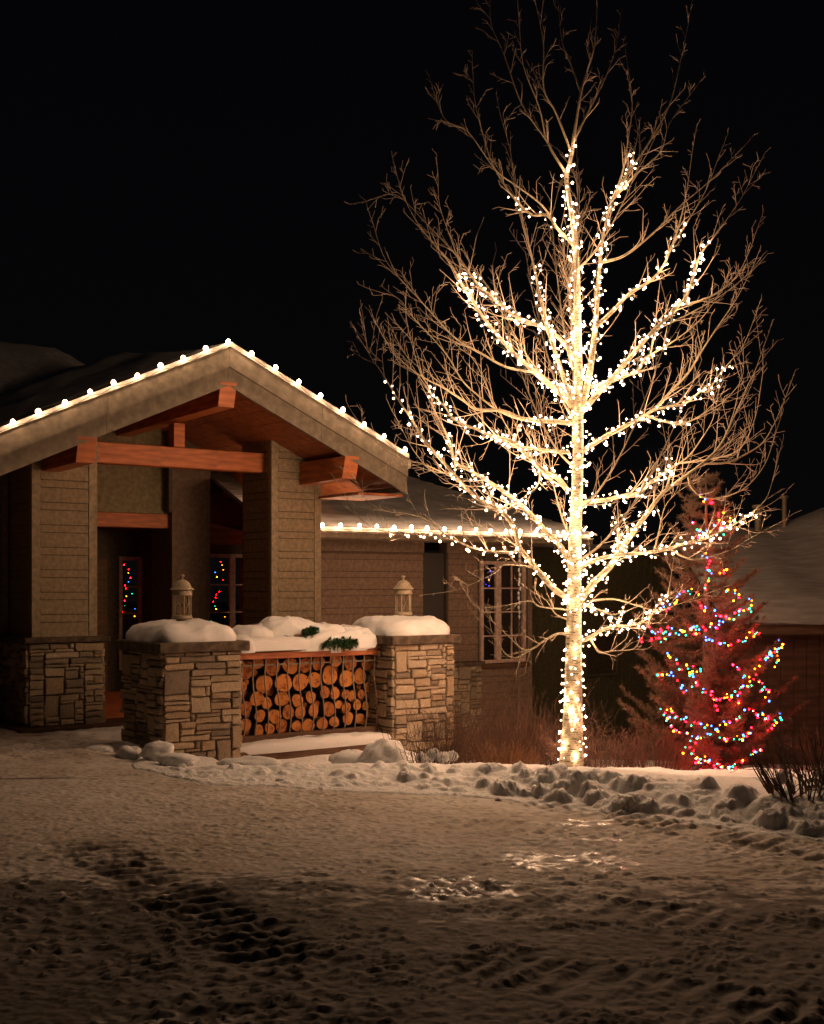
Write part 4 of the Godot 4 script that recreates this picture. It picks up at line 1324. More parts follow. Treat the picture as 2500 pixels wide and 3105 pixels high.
func build_aspen() -> void:
	tree = thing("aspen_tree", "tall bare aspen with pale trunk, its limbs wrapped in warm lights", "tree", Transform3D(Basis(), TREE_AT))
	limb("trunk", "", 0.112, 0, 1, 0, [0,-4,2,70,3,162,4,239,7,316,8,392,7,469,5,561,-2,612,-5,635,0,658,3,681])
	limb("leader", "trunk", 0.042, 0.1, 1, 2, [10,382,19,423,25,474,28,526,32,566,40,604,48,615,60,638,65,658])
	limb("a1", "trunk", 0.036, 0.35, 0.86, 1, [2,167,-5,182,-22,195,-48,224,-59,238,-64,257,-78,274,-94,282,-106,289,-127,310,-140,325,-150,336,-163,351,-170,364,-185,386,-203,415,-215,433,-220,460])
	limb("a1b", "a1", 0.016, 0.45, 0.72, 1, [-59,238,-64,232,-87,232,-110,236,-129,244,-160,248,-180,250,-203,252,-221,262,-237,285])
	limb("a1c", "a1b", 0.009, 0.2, 0, 0, [-135,246,-155,263,-176,270,-196,272,-216,282,-227,300])
	limb("a1d", "a1", 0.01, -0.2, 0, 0, [-127,310,-140,314,-160,323,-181,328,-206,344,-226,367])
	limb("a1e", "a1", 0.01, 0.1, 0, 0, [-132,314,-137,313,-152,316,-170,336,-185,364])
	limb("a2", "trunk", 0.034, -0.15, 0.62, 2, [3,211,-5,229,-15,244,-28,257,-45,277,-55,286,-70,298,-91,312,-110,323,-121,329,-128,341,-129,351,-137,369,-148,392,-153,415,-162,430,-173,468,-177,487])
	limb("a2b", "a2", 0.014, 0.5, 1, 2, [-55,286,-68,284,-81,278,-88,290,-95,304])
	limb("a3", "trunk", 0.03, 0.2, 0.82, 2, [-4,299,-15,312,-28,318,-40,328,-58,344,-68,351,-78,354,-94,358,-104,363,-117,367,-129,374,-137,386,-150,398,-165,418,-181,444])
	limb("a3b", "a3", 0.014, -0.3, 1, 2, [-34,322,-36,305,-48,294,-59,286])
	limb("a3c", "a3", 0.012, 0.2, 1, 1, [-63,347,-59,359,-56,368])
	limb("a4", "trunk", 0.022, -0.25, 0.7, 1, [-2,340,-12,341,-28,343,-45,346,-60,349,-78,357,-99,351,-112,367])
	limb("a5", "trunk", 0.028, 0.1, 0.22, 2, [1,372,-7,372,-17,373,-50,375,-76,384,-102,385,-116,394,-140,409,-153,415,-172,427,-193,447,-206,469])
	limb("a5b", "a5", 0.015, -0.3, 0, 0, [-42,375,-56,376,-78,386,-98,402,-116,420,-130,445,-144,464,-167,490,-186,515,-206,523])
	limb("a6", "trunk", 0.032, -0.2, 0.6, 2, [1,390,-12,405,-28,418,-45,435,-61,450,-78,470,-91,487,-102,504,-112,520,-129,551,-150,577,-165,597,-181,628,-188,651])
	limb("a6b", "a6", 0.015, 0.3, 0, 0, [-37,428,-53,429,-73,433,-99,446,-124,459,-145,479,-165,500,-198,536,-211,571])
	limb("a6c", "a6", 0.013, -0.3, 0, 0, [-78,470,-99,500,-114,541,-127,582,-140,623,-142,658])
	limb("a7", "trunk", 0.024, 0.3, 0.55, 2, [3,442,-12,460,-28,470,-45,476,-64,483,-78,494,-104,515,-124,541,-155,571,-186,600,-208,597])
	limb("a8", "trunk", 0.026, 0.25, 0.5, 2, [4,392,-5,408,-13,430,-21,451,-27,468,-30,481,-35,498,-40,520,-48,551,-63,607,-69,648,-78,679])
	limb("a9", "trunk", 0.02, -0.2, 0.4, 1, [4,561,-4,571,-13,581,-25,598,-42,600,-63,623,-83,658,-94,694,-102,730,-104,761])
	limb("a9b", "a9", 0.012, 0.3, 0, 0, [-13,581,-32,605,-60,623,-83,638,-112,674,-135,684,-145,702])
	limb("u1", "trunk", 0.019, 0.1, 0, 0, [2,674,10,725,17,750,23,770,26,807,26,837])
	limb("u2", "trunk", 0.015, -0.2, 0, 0, [3,675,7,684,21,713,38,747,50,779,55,802])
	limb("u3", "trunk", 0.014, 0.2, 0, 0, [0,663,-17,702,-31,727,-32,771,-42,817,-48,837])
	limb("u4", "trunk", 0.016, -0.1, 0, 0, [-4,638,-19,663,-27,679,-53,720,-71,773,-85,807,-86,835])
	limb("u5", "u4", 0.01, 0.3, 0, 0, [-27,679,-35,710,-53,750,-58,791])
	limb("u6", "leader", 0.015, 0.2, 0, 0, [40,604,50,623,75,658,98,699,108,740,116,781])
	limb("u7", "leader", 0.014, -0.2, 0, 0, [42,607,70,638,96,663,106,694,129,727])
	limb("u8", "leader", 0.016, 0.1, 0, 0, [30,541,55,548,85,571,111,597,142,623,170,651])
	limb("u9", "leader", 0.014, -0.3, 0, 0, [45,613,55,643,62,679,68,720,65,761])
	limb("u10", "u1", 0.011, -0.2, 0, 0, [10,725,1,756,-9,786,-12,827])
	limb("r1", "trunk", 0.039, 0.15, 0.4, 2, [4,172,15,188,25,201,40,216,48,229,63,251,78,272,90,289,101,300,119,313,142,331,155,346,165,367,176,392,183,409,190,423,199,449])
	limb("r1b", "r1", 0.015, -0.2, 0, 0, [137,326,162,327,183,336,203,349,218,372,232,403])
	limb("r1c", "r1", 0.013, 0.3, 0, 0, [121,314,124,300,137,289,157,290,178,300,195,323,203,351])
	limb("r1d", "r1", 0.015, 0.25, 1, 2, [98,297,101,311,102,323,101,335])
	limb("r2", "trunk", 0.026, -0.25, 0.5, 2, [9,284,19,287,37,289,61,295,76,298,90,310,102,318,114,326,132,338,147,357,162,382,170,418])
	limb("r2b", "r2", 0.013, 0.3, 0, 0, [121,331,152,334,183,344,198,377,203,418])
	limb("r3", "trunk", 0.027, 0.3, 0.78, 2, [4,213,16,220,33,226,50,229,73,231,94,234,113,240,136,246,145,250,168,262,185,275,198,290,206,323])
	limb("r3b", "r3", 0.016, -0.3, 1, 2, [48,229,49,251,48,265,55,272])
	limb("r3c", "r3", 0.012, 0.2, 0, 0, [101,235,116,226,131,224,162,234,183,247,201,257])
	limb("r3d", "r3", 0.012, -0.2, 0, 0, [85,233,91,254,98,280,111,295,126,305])
	limb("r4", "trunk", 0.018, 0.5, 1, 2, [5,172,14,175,27,171,41,166,56,170])
	limb("r4b", "r4", 0.013, 0.1, 0, 0, [19,180,45,182,70,175,91,170,116,178,142,188])
	limb("r5", "trunk", 0.026, 0.35, 1, 2, [5,137,13,138,20,141,30,148,45,153,60,154,74,159,82,167,88,177,99,186])
	limb("r5b", "r5", 0.013, 0.3, 0, 0, [19,140,24,132,30,125,43,127,63,129,70,138,75,149])
	limb("r5c", "r5", 0.009, 0.3, 0, 0, [97,185,99,203,101,224])
	limb("r6", "trunk", 0.028, -0.1, 0.3, 2, [8,339,24,349,40,359,63,371,90,387,111,409,129,428,144,452,162,479,183,510,199,541])
	limb("r6b", "r6", 0.015, 0.3, 0.7, 2, [86,386,107,390,122,392,137,404,145,404,157,423,178,449,188,474])
	limb("r6c", "r6", 0.014, -0.4, 0.35, 1, [80,382,96,377,107,375,119,373,136,378,155,389,176,402,198,428,202,459])
	limb("r7", "leader", 0.033, 0.2, 0.72, 2, [19,392,30,405,40,415,53,430,70,450,86,468,102,483,111,493,119,503,127,529,133,546,152,571,172,600,184,623])
	limb("r7b", "r7", 0.015, -0.3, 0, 0, [111,493,142,502,172,523,190,551,201,578])
	limb("r7c", "r7", 0.012, 0.3, 0, 0, [86,468,121,483,152,500,178,520])
	limb("r8", "leader", 0.022, -0.4, 0.55, 2, [20,410,34,414,50,420,76,432,85,446,121,469,152,495,183,536])
	limb("r9", "leader", 0.024, -0.1, 0.65, 1, [26,474,45,492,61,509,87,526,101,544,108,561,126,589,147,625,161,661])
	limb("r9b", "r9", 0.012, 0.3, 0, 0, [101,544,111,571,119,607,124,653])
	limb("l10", "trunk", 0.017, 0.5, 0, 0, [5,137,-7,144,-16,145,-27,140,-42,131,-53,125,-62,121,-72,124,-80,134,-87,147,-97,156])
	limb("l10b", "l10", 0.01, 0.3, 0, 0, [-47,129,-56,130,-69,142,-82,154,-90,161,-96,167])
	limb("l11", "trunk", 0.013, 0.3, 0, 0, [3,168,-9,171,-35,174,-46,180,-75,175,-102,174,-109,179])
	limb("l12", "a1", 0.011, 0.3, 0, 0, [-38,213,-51,217,-75,218,-82,211,-98,203,-122,193,-135,190])
	limb("l13", "trunk", 0.014, -0.4, 0, 0, [3,160,-7,161,-17,167,-25,180,-37,188])
	# limbs that grow towards and away from the viewer, where the photograph shows only crossing twigs
	var r := rngs(900)
	for k in 14:
		var y := lerpf(2.2, 5.6, k / 13.0)
		var zs := 1.0 if k % 2 == 0 else -1.0
		var a := r.randf_range(-0.7, 0.7)
		var q := PackedVector3Array()
		var l := lerpf(1.9, 0.9, k / 13.0)
		for i in 6:
			var t := i / 5.0
			q.append(Vector3(0.02 + sin(a) * l * t, y + l * (0.25 * t + 0.75 * t * t), zs * cos(a) * l * t))
		free_limb("inner%d" % k, q, 0.014)
	mini_strings()

func free_limb(called: String, q: PackedVector3Array, r0: float) -> void:
	var p := smooth(q, 4)
	var rr := PackedFloat32Array()
	for i in p.size(): rr.append(maxf(r0 * (1.0 - 0.9 * i / p.size()), 0.003))
	var g := Geo.new()
	g.tube(p, rr, 6)
	var o := part("limb", g.mesh(), M.limb, tree)
	var r := rngs(hash(called))
	var tg := Geo.new()
	for i in range(3, p.size()):
		var t := (p[i] - p[i - 1]).normalized()
		var side := t.cross(Vector3(r.randf_range(-1, 1), r.randf_range(-0.4, 0.4), r.randf_range(-1, 1))).normalized()
		shoot(tg, p[i], (t + side * 0.8 + Vector3(0, 0.3, 0)).normalized(), r.randf_range(0.2, 0.5), 0.004, 2, r)
	var tw := part("twigs", tg.mesh(), M.twig, o)
	tw.set_meta("kind", "stuff")

func wind(string: Node, called: String, a: float, b: float, pitch: float, gap: float, off: float, sd: int) -> int:
	# a wire wound round a limb between the shares a and b of its length, a bulb every gap metres
	var li: Dictionary = limbs[called]
	var r := rngs(sd)
	var pts := PackedVector3Array()
	var made := 0
	var ph := r.randf() * TAU
	var since := 0.0
	var prev := Vector3.ZERO
	var n := int(li.total * (b - a) / 0.012)
	var k := 0
	for s in n + 1:
		var q := lerpf(a, b, float(s) / n)
		while k < li.along.size() - 2 and li.along[k + 1] < q: k += 1
		var f := clampf((q - li.along[k]) / maxf(li.along[k + 1] - li.along[k], 1e-6), 0.0, 1.0)
		var c: Vector3 = li.path[k].lerp(li.path[k + 1], f)
		var t: Vector3 = (li.path[k + 1] - li.path[k]).normalized()
		var sd1 := t.cross(Vector3(0, 0, 1)).normalized()
		var up := t.cross(sd1)
		ph += TAU * 0.012 / pitch * r.randf_range(0.4, 1.6)
		var rad: float = lerpf(li.r[k], li.r[k + 1], f) + off
		var w := c + (sd1 * cos(ph) + up * sin(ph)) * rad
		if s > 0: since += w.distance_to(prev)
		prev = w
		if s % 2 == 0: pts.append(w)
		if since > gap:
			since = r.randf_range(-0.35, 0.25) * gap
			var o := part("bulb", bulb_mini, M.minis[[0, 1, 1, 2, 2][r.randi() % 5]], string)
			var away := (w - c).normalized()
			o.scale = Vector3.ONE * r.randf_range(0.6, 1.3)
			o.position = w + away * r.randf_range(0.012, 0.022) + Vector3(r.randf_range(-1, 1), r.randf_range(-1.4, 0.6), r.randf_range(-1, 1)) * 0.012
			made += 1
			if made % 6 == 3: lamp(string, o.position, 0.013, MINI_LAMP * 1.0, Color(lin(WARM[0], WARM[1], WARM[2])))
	wire(string, pts, 0.003)
	return made

var bulbs_total := 0
func mini_strings() -> void:
	var at := Transform3D(Basis(), TREE_AT)
	var grp := "warm mini lights wound round the aspen"
	var t := thing("light_string", "warm mini lights coiled round the bare lower aspen trunk", "light string", at, grp)
	bulbs_total += wind(t, "trunk", 0.02, 0.195, 0.098, 0.050, 0.012, 1)
	t = thing("light_string", "warm mini lights up the middle of the aspen trunk", "light string", at, grp)
	bulbs_total += wind(t, "trunk", 0.205, 0.62, 0.17, 0.062, 0.012, 2)
	bulbs_total += wind(t, "trunk", 0.25, 0.48, 0.24, 0.075, 0.03, 6)
	bulbs_total += wind(t, "trunk", 0.47, 0.66, 0.30, 0.06, 0.06, 5)
	t = thing("light_string", "warm mini lights on the aspen's top leading stem", "light string", at, grp)
	bulbs_total += wind(t, "trunk", 0.62, 0.985, 0.22, 0.052, 0.014, 3)
	bulbs_total += wind(t, "trunk", 0.62, 0.9, 0.3, 0.06, 0.03, 4)
	var said := {
		"leader": "warm mini lights on the second stem, right of the aspen's top stem", "a1": "warm mini lights on the longest low left limb, reaching the portico corner",
		"a1b": "warm mini lights sagging level in front of the wing's eave, far left", "a2": "warm mini lights on the left limb just above the longest low one",
		"a2b": "warm mini lights on a short spur in the left cluster", "a3": "warm mini lights on the left limb at mid height that dips then rises", "a3b": "warm mini lights linking two left limbs near the trunk",
		"a3c": "few warm mini lights on a short upright spur left of mid trunk", "a4": "warm mini lights on a short thin level limb left of mid trunk", "a5": "tight bunch of warm mini lights at the base of a thick left limb",
		"a6": "warm mini lights on the upper left limb rising outward", "a7": "warm mini lights on the thin upper left limb that ends farthest from the trunk", "a8": "warm mini lights on the steep left limb beside the trunk",
		"a9": "short warm light string on the highest left limb", "r1": "warm mini lights on the thick right limb rising from the low trunk", "r1d": "warm mini lights on an upright spur at the right limb's end",
		"r2": "warm mini lights on the level right limb at mid trunk", "r3": "warm mini lights on the low right limb ending before the coloured tree", "r3b": "warm mini lights on an upright spur between two right limbs",
		"r4": "warm mini lights in a short garland low right of the trunk", "r5": "warm mini lights on the lowest right limb, curving up", "r6": "warm mini lights at the start of the right limb above mid trunk",
		"r6b": "warm mini lights far out on the right at mid height", "r6c": "sparse warm mini lights hanging below the right limb at mid height", "r7": "warm mini lights on the long upper right limb",
		"r8": "warm mini lights along the limb below the long upper right limb", "r9": "warm mini lights on the highest right limb",
	}
	var sd := 10
	for k in limbs:
		if not said.has(k): continue
		t = thing("light_string", said[k], "light string", at, grp)
		for s in limbs[k].strands:
			sd += 1
			bulbs_total += wind(t, k, 0.02 + 0.01 * s, limbs[k].lit, 0.17 + 0.06 * s, 0.066 if limbs[k].strands > 1 else 0.056, 0.012 + 0.022 * s, sd)

# ------------------------------------------------------------------ the spruce with coloured lights
func spruce_r(y: float) -> float:
	return maxf(0.0, 0.03 + 0.93 * pow(clampf(1.0 - y / 3.45, 0.0, 1.0), 0.72) * smoothstep(-0.5, 0.5, y))

func build_spruce() -> void:
	var at := Vector3(3.476, -0.36, -14.6)
	var t := thing("spruce_tree", "bushy conifer strung with coloured lights, right of the aspen", "tree", Transform3D(Basis(), at))
	var g := Geo.new()
	g.tube(PackedVector3Array([Vector3(0, -0.3, 0), Vector3(0.02, 1.2, 0), Vector3(0, 2.4, 0.02), Vector3(0, 3.5, 0)]), PackedFloat32Array([0.085, 0.06, 0.03, 0.006]), 10)
	part("trunk", g.mesh(), M.spruce_wood, t)
	var r := rngs(404)
	var y := 0.10
	while y < 3.42:
		var n := int(lerpf(11.0, 5.0, y / 3.4))
		for k in n:
			var a := TAU * (k + r.randf()) / n
			var l := spruce_r(y) * r.randf_range(0.72, 1.22) + 0.05
			var wood := Geo.new()
			var nd := Geo.new()
			var pts := PackedVector3Array()
			var rr := PackedFloat32Array()
			var steps := maxi(4, int(l / 0.075))
			for i in steps + 1:
				var q := float(i) / steps
				pts.append(Vector3(cos(a) * l * q, y + r.randf_range(-0.01, 0.01) - 0.10 * l * sin(q * PI) + 0.28 * l * q * q, sin(a) * l * q))
				rr.append(lerpf(0.010, 0.003, q))
			wood.tube(pts, rr, 4, false)
			for i in range(1, steps + 1):
				var d := (pts[i] - pts[i - 1]).normalized()
				var q := float(i) / steps
				if q < 0.2: continue
				var side := d.cross(Vector3.UP).normalized()
				for s in [-1.0, 1.0, 0.0]:
					var sd: Vector3 = (d * 0.75 + side * s * 0.8 + Vector3(0, r.randf_range(-0.25, 0.45), 0)).normalized()
					if s == 0.0: sd = d
					var sl := minf(0.24, 0.05 + l * 0.26 * (1.1 - q)) * r.randf_range(0.7, 1.3)
					var m := maxi(3, int(sl / 0.018))
					for e in m:
						var c := pts[i] + sd * sl * e / m
						for f in 6:
							var nn := (sd * 0.8 + Vector3(r.randf_range(-1, 1), r.randf_range(-1, 1), r.randf_range(-1, 1))).normalized()
							var w := nn.cross(Vector3(r.randf_range(-1, 1), 1, r.randf_range(-1, 1))).normalized() * 0.003
							nd.tri(c - w, c + w, c + nn * r.randf_range(0.04, 0.075))
			var b := part("branch", wood.mesh(), M.spruce_wood, t)
			var ne := part("needles", nd.mesh(), M.needle, b)
			ne.set_meta("kind", "stuff")
		y += lerpf(0.17, 0.13, y / 3.4)
	# the lights: swags lying on the outside of the crown
	var upper := thing("light_string", "multicoloured mini lights looped over the upper half of the bushy conifer", "light string", Transform3D(Basis(), at), "multicoloured lights on the conifer")
	var lower := thing("light_string", "multicoloured mini lights looped over the lower half of the bushy conifer", "light string", Transform3D(Basis(), at), "multicoloured lights on the conifer")
	var gap := 0.037
	var swags := [
		[-15,280,-8,281,1,276,4,277],
		[-23,252,-12,241,-17,236,-2,245,14,261,25,252,30,250,17,246,10,237],
		[-14,215,-8,209,-6,192,-10,178,-19,172,-36,169,-48,155,-56,150],
		[6,188,7,193,16,197],
		[9,173,24,169,25,160],
		[-19,152,-14,151,3,144,15,141,30,148,44,152,40,157,46,161],
		[-69,129,-62,124,-50,127,-34,126,-20,131,-10,131,4,136,15,141],
		[-84,118,-71,114,-56,119,-45,122,-28,127,-18,121,-9,116,9,114,25,114,42,123,54,121],
		[-56,100,-44,96,-45,88,-34,85,-24,83,-33,78,-25,68,-19,60,-11,57,-8,48,-7,34],
		[-68,75,-61,80,-50,74,-44,69,-43,62,-34,61],
		[13,89,17,87,23,79,34,73,35,67,27,65,14,58,0,51,11,53,26,48],
		[45,86,57,94,64,97,75,103,83,106,84,113,81,109,81,96,78,84],
		[44,78,46,66,51,61,57,61,58,46],
		[27,40,37,39,39,33,46,29,54,32,59,28],
		[-65,35,-55,36,-60,26,-48,30,-36,23,-23,22,-16,20,-7,20,0,25,14,26,22,30],
		[-57,18,-52,21,-50,12,-40,11,-35,6,-28,2,-24,8,-18,14],
		[-3,7,2,6,16,10,23,7,26,16,34,16],
		[56,16,61,15,68,25,76,25,77,33],
		[-39,-12,-36,-6,-28,-12,-21,-17,-12,-21,-22,-23,-29,-21],
		[-1,-28,4,-25,11,-27,17,-28,24,-22,35,-17,39,-8,50,-11],
		[-22,-31,-16,-32,-2,-32,12,-31,27,-31],
	]
	var made := 0
	for sw in swags:
		var p := PackedVector3Array()
		for i in range(0, sw.size(), 2):
			var x: float = sw[i] / 100.0
			var yy: float = sw[i + 1] / 100.0 + 0.36
			var rad := spruce_r(yy) * 1.02
			p.append(Vector3(x, yy, sqrt(maxf(rad * rad - x * x * 0.8, 0.02)) * r.randf_range(0.8, 1.0)))
		p = smooth(p, 6)
		var s := upper if p[p.size() / 2].y > 1.55 else lower
		wire(s, p, 0.003)
		var since := 0.02
		for i in range(1, p.size()):
			var seg := p[i].distance_to(p[i - 1])
			var done := 0.0
			while since + seg - done > gap:
				done += gap - since
				since = r.randf_range(-0.018, 0.014)
				var o := part("bulb", bulb_colour, M.colours[[0, 1, 2, 3, 4, 0, 2, 1, 3][r.randi() % 9]], s)
				o.position = p[i - 1].lerp(p[i], clampf(done / seg, 0.0, 1.0)) + Vector3(r.randf_range(-1, 1), r.randf_range(-1, 1), r.randf_range(-0.3, 1)) * 0.036
				o.scale = Vector3.ONE * r.randf_range(0.65, 1.3)
				made += 1
			since += seg - done
	bulbs_total += made
	print("bulbs ", bulbs_total, " coloured ", made)

# ------------------------------------------------------------------ shrubs
func shrub(at: Vector3, wide: float, high: float, n: int, mt: Material, sd: int, label: String, spread := 0.8, thick := 0.004, snow := 0) -> void:
	var t := thing("shrub", label, "shrub", Transform3D(Basis(), at), "bare shrubs round the aspen")
	t.position.y = ground_h(at.x, at.z) - 0.03
	var g := Geo.new()
	var r := rngs(sd)
	for k in n:
		var a := r.randf() * TAU
		var q := sqrt(r.randf())
		var p := Vector3(cos(a) * q * wide * 0.45, 0, sin(a) * q * wide * 0.3)
		var d := Vector3(cos(a) * q * spread, 1.0, sin(a) * q * spread).normalized()
		shoot(g, p, d, high * r.randf_range(0.6, 1.1), thick, 2 if high > 0.4 else 1, r)
	part("stems", g.mesh(), mt, t)
	if snow > 0:
		var sg := Geo.new()
		for k in snow: clod(sg, Vector3(r.randf_range(-0.5, 0.5) * wide, r.randf_range(0.02, 0.5) * high, r.randf_range(-0.1, 0.25) * wide), Vector3.ONE * r.randf_range(0.03, 0.075), sd + k, 0.5)
		var so := part("caught_snow", sg.mesh(), M.snow, t)
		so.set_meta("kind", "stuff")

func build_shrubs() -> void:
	shrub(Vector3(0.18, -0.14, -12.75), 0.5, 0.58, 70, M.shrub, 1, "dark twiggy shrub with caught snow before the farther stone pillar", 0.75, 0.005, 12)
	shrub(Vector3(0.58, -0.2, -13.3), 0.55, 0.33, 110, M.shrub, 2, "reddish fine twigged shrub beside the snow-flecked one", 0.8, 0.0035)
	shrub(Vector3(0.98, -0.14, -12.7), 0.5, 0.36, 190, M.shrub_pale, 3, "pale orange brush-like shrub just left of the aspen trunk", 0.7, 0.003)
	shrub(Vector3(1.15, -0.4, -14.9), 1.0, 0.66, 190, M.shrub, 4, "dark red shrub under the wing's window", 0.75, 0.004)
	shrub(Vector3(0.35, -0.4, -15.6), 0.9, 0.68, 140, M.shrub_dark, 5, "dim bare shrub at the foot of the wing's stone plinth", 0.75, 0.004)
	shrub(Vector3(2.05, -0.2, -13.6), 0.9, 0.46, 230, M.shrub, 6, "wide red-brown shrub just right of the aspen trunk", 0.75, 0.0035)
	shrub(Vector3(2.75, -0.25, -14.0), 0.8, 0.44, 170, M.shrub, 7, "lower red-brown shrub between the wide one and the conifer", 0.75, 0.0035)
	shrub(Vector3(1.75, -0.3, -15.4), 0.9, 0.75, 150, M.shrub_dark, 8, "dim bare shrub behind the aspen trunk by the green wall", 0.7, 0.004)
	shrub(Vector3(4.9, -0.3, -13.9), 0.9, 0.55, 100, M.shrub_dark, 9, "dim low shrub right of the conifer", 0.8, 0.004, 3)
	shrub(Vector3(3.05, 0.08, -9.55), 0.6, 0.52, 60, M.shrub_dark, 10, "bare twiggy shrub silhouetted in the snow bank near the right edge", 0.95, 0.0075, 4)
	shrub(Vector3(3.42, 0.10, -9.75), 0.6, 0.66, 50, M.shrub_dark, 11, "taller bare twiggy shrub cut by the right edge of the view", 0.75, 0.0085, 3)

# ------------------------------------------------------------------ neighbour, rain chain, small lights
func build_neighbour() -> void:
	var t := thing("shed", "low red-brown shed with thick snow on its roof at the right edge", "shed", Transform3D(Basis(Vector3.UP, 0.06), Vector3(4.9, -0.6, -18.6)))
	var w := bx("wall", t, Vector3(3.0, 0.5, -2.0), Vector3(5.9, 2.6, 4.0), M.dark, 0.0)
	for k in 29: span("wall_board", w, Vector3(0.06 + k * 0.2, -0.7, 0.0), Vector3(0.252 + k * 0.2, 1.66, 0.024 + 0.004 * (k % 2)), M.red_wall, 0.004)
	span("fascia", t, Vector3(-0.25, 1.66, 0.32), Vector3(6.3, 1.84, 0.36), M.timber, 0.004)
	span("soffit", t, Vector3(-0.25, 1.64, 0.03), Vector3(6.3, 1.66, 0.32), M.timber, 0.0)
	var g := Geo.new()
	g.hexa([Vector3(-0.3, 1.86, 0.4), Vector3(6.4, 1.86, 0.4), Vector3(6.4, 3.4, -2.3), Vector3(-0.3, 3.2, -2.3), Vector3(-0.3, 1.80, 0.4), Vector3(6.4, 1.80, 0.4), Vector3(6.4, 3.3, -2.3), Vector3(-0.3, 3.1, -2.3)])
	part("roof", g.mesh(), M.shingle, t)
	for q in [[1.05, 0.10, 0.26], [1.5, 0.07, 0.42]]:
		var vg := Geo.new()
		vg.tube(PackedVector3Array([Vector3(q[0], 3.2, -2.1), Vector3(q[0], 3.42 + q[2], -2.1)]), PackedFloat32Array([q[1] * 0.6, q[1] * 0.6]), 10)
		vg.tube(PackedVector3Array([Vector3(q[0], 3.42 + q[2], -2.1), Vector3(q[0], 3.47 + q[2], -2.1)]), PackedFloat32Array([q[1], q[1]]), 10)
		part("vent_pipe", vg.mesh(), M.gutter, t)
	var nz := fnoise(71, 0.7, 3)
	var sg := Geo.new()
	var p := PackedVector3Array()
	for j in 26:
		var q := j / 25.0
		for i in 40:
			var u := i / 39.0
			var edge := smoothstep(0.0, 0.12, q)
			var x := lerpf(-0.34, 6.5, u)
			var z := lerpf(0.46, -2.5, q)
			var y := 1.86 + 0.5 * (0.42 - z) * 1.06 * smoothstep(-0.2, 0.1, q) + 0.20 * sqrt(edge) * smoothstep(-0.02, 0.07, u)
			y += smoothstep(1.2, 2.6, x) * 0.38 * q + 0.05 * nz.get_noise_2d(x, z) - 0.25 * pow(q, 8.0)
			p.append(Vector3(x, y - 0.04 * (1.0 - edge), z))
	sg.grid(p, 40, 26)
	var o := MeshInstance3D.new()
	o.name = numbered("shed_roof_snow")
	o.mesh = sg.mesh()
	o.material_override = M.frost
	add_child(o)
	o.transform = t.transform
	tag(o, "thick dim snow sheet on the shed roof at the right edge", "snow", "", "stuff")

func build_small() -> void:
	var c := thing("rain_chain", "thin dark rain chain hanging from the gutter past the wing window", "rain chain", hp(7.46, 2.5, -2.80))
	for k in 34:
		var g := Geo.new()
		var pts := PackedVector3Array()
		var rr := PackedFloat32Array()
		for i in 9:
			var a := TAU * i / 8.0
			var q := Vector3(cos(a) * 0.017, sin(a) * 0.046, 0)
			if k % 2: q = Vector3(0, q.y, q.x)
			pts.append(q + Vector3(0, -0.05 - k * 0.084, 0)); rr.append(0.0045)
		g.tube(pts, rr, 5, false)
		part("link", g.mesh(), M.iron, c)
	var ig := Geo.new()
	var r := rngs(8)
	for k in 16: clod(ig, Vector3(r.randf_range(-0.012, 0.012), -0.1 - k * 0.075, r.randf_range(-0.01, 0.01)), Vector3(0.016, 0.032, 0.016), k + 1, 0.5)
	var ice := part("clinging_ice", ig.mesh(), M.snow, c)
	ice.set_meta("kind", "stuff")
	# coloured bulbs added behind the panes for the lights showing in the glass
	var sets := [
		["coloured bulbs added behind the narrow window by the door", 2.50, -6.75, 0.11, 0.75, 2.15, 22, 0],
		["coloured bulbs added behind the window right of the dark pier", 3.56, -5.75, 0.17, 1.15, 2.2, 18, 1],
		["blue bulbs added high behind the wing window", 7.62, -3.80, 0.09, 1.72, 2.05, 9, 2]]
	for q in sets:
		var s := thing("light_string", q[0], "light string", H)
		var pts := PackedVector3Array()
		for k in q[6]:
			var pos := Vector3(q[1] + r.randf_range(-1, 1) * q[3], lerpf(q[4], q[5], (k + 0.5 * r.randf()) / q[6]), q[2] + r.randf_range(-0.08, 0.08))
			if q[7] == 1 and r.randf() < 0.5: pos = Vector3(3.46 + 0.22 * (k / 18.0), pos.y, pos.z)
			var o := part("bulb", bulb_colour, M.blue if q[7] == 2 and k != 4 else M.colours[r.randi() % 5], s)
			o.position = pos
			o.scale = Vector3.ONE * r.randf_range(0.4, 0.7)
			pts.append(pos + Vector3(0, 0, -0.012))
		wire(s, pts, 0.002)

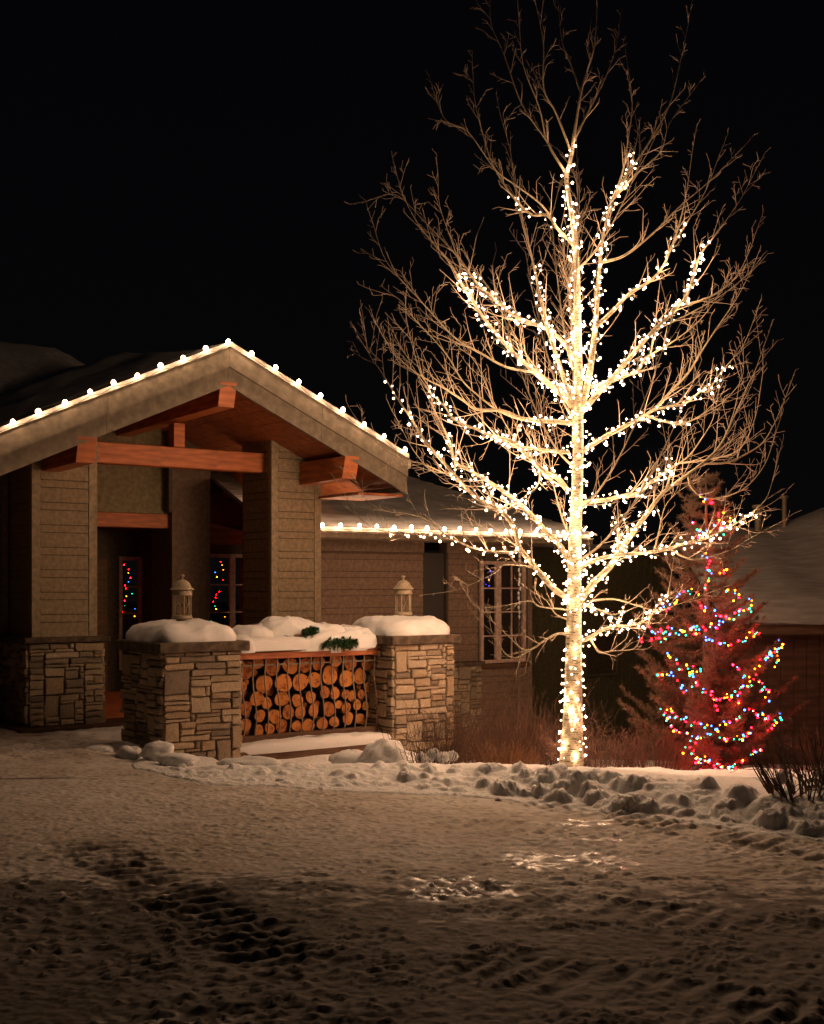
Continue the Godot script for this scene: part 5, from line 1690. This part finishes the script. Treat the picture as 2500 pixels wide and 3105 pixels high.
# ------------------------------------------------------------------
func _ready() -> void:
	var cam := Camera3D.new()
	cam.name = "camera"
	cam.projection = Camera3D.PROJECTION_FRUSTUM
	cam.near = 0.1
	cam.far = 400.0
	cam.size = 2.0 * 0.1 * 1078.0 / 2600.0
	cam.frustum_offset = Vector2(0, 0.1 * 152.0 / 2600.0)
	cam.position = Vector3(0, 1.8, 0)
	cam.current = true
	add_child(cam)
	var we := WorldEnvironment.new()
	we.name = "environment"
	var e := Environment.new()
	e.background_mode = Environment.BG_SKY
	var sm := ProceduralSkyMaterial.new()
	sm.sky_top_color = Color(0.004, 0.004, 0.006)
	sm.sky_horizon_color = Color(0.010, 0.0085, 0.0085)
	sm.ground_bottom_color = Color(0.01, 0.01, 0.01)
	sm.ground_horizon_color = Color(0.010, 0.0085, 0.0085)
	e.sky = Sky.new()
	e.sky.sky_material = sm
	e.tonemap_mode = Environment.TONE_MAPPER_LINEAR
	e.tonemap_exposure = 3.5
	e.sdfgi_enabled = true
	e.ssao_enabled = true
	e.ssil_enabled = true
	we.environment = e
	add_child(we)

	for q in [[bulb_mini, 0.0105, 8, 4], [bulb_big, 0.028, 10, 6], [bulb_colour, 0.0098, 8, 4]]:
		q[0].radius = q[1]; q[0].height = q[1] * 2.0; q[0].radial_segments = q[2]; q[0].rings = q[3]
	make_materials()
	build_ground()
	build_house()
	build_roof_snow()
	build_wing_snow()
	pillar(0.0, 0.93, 1.05, "nearer stacked stone pillar left of the firewood, darker and snow capped", 71)
	pillar(3.024, 0.90, 1.05, "farther stacked stone pillar right of the firewood, brightly lit", 81)
	firewood_wall()
	lantern(0.46, -0.50, 1.17, 1.0, "cream metal lantern on the nearer, darker stone pillar", 0.3)
	lantern(3.48, -0.45, 1.17, 1.0, "cream metal lantern on the farther, brightly lit stone pillar", 0.75)
	build_neighbour()
	build_aspen()
	build_spruce()
	build_shrubs()
	eave_strings()
	build_small()
	for o in find_children("*", "", true, false):
		if o.has_meta("names_used"): o.remove_meta("names_used")
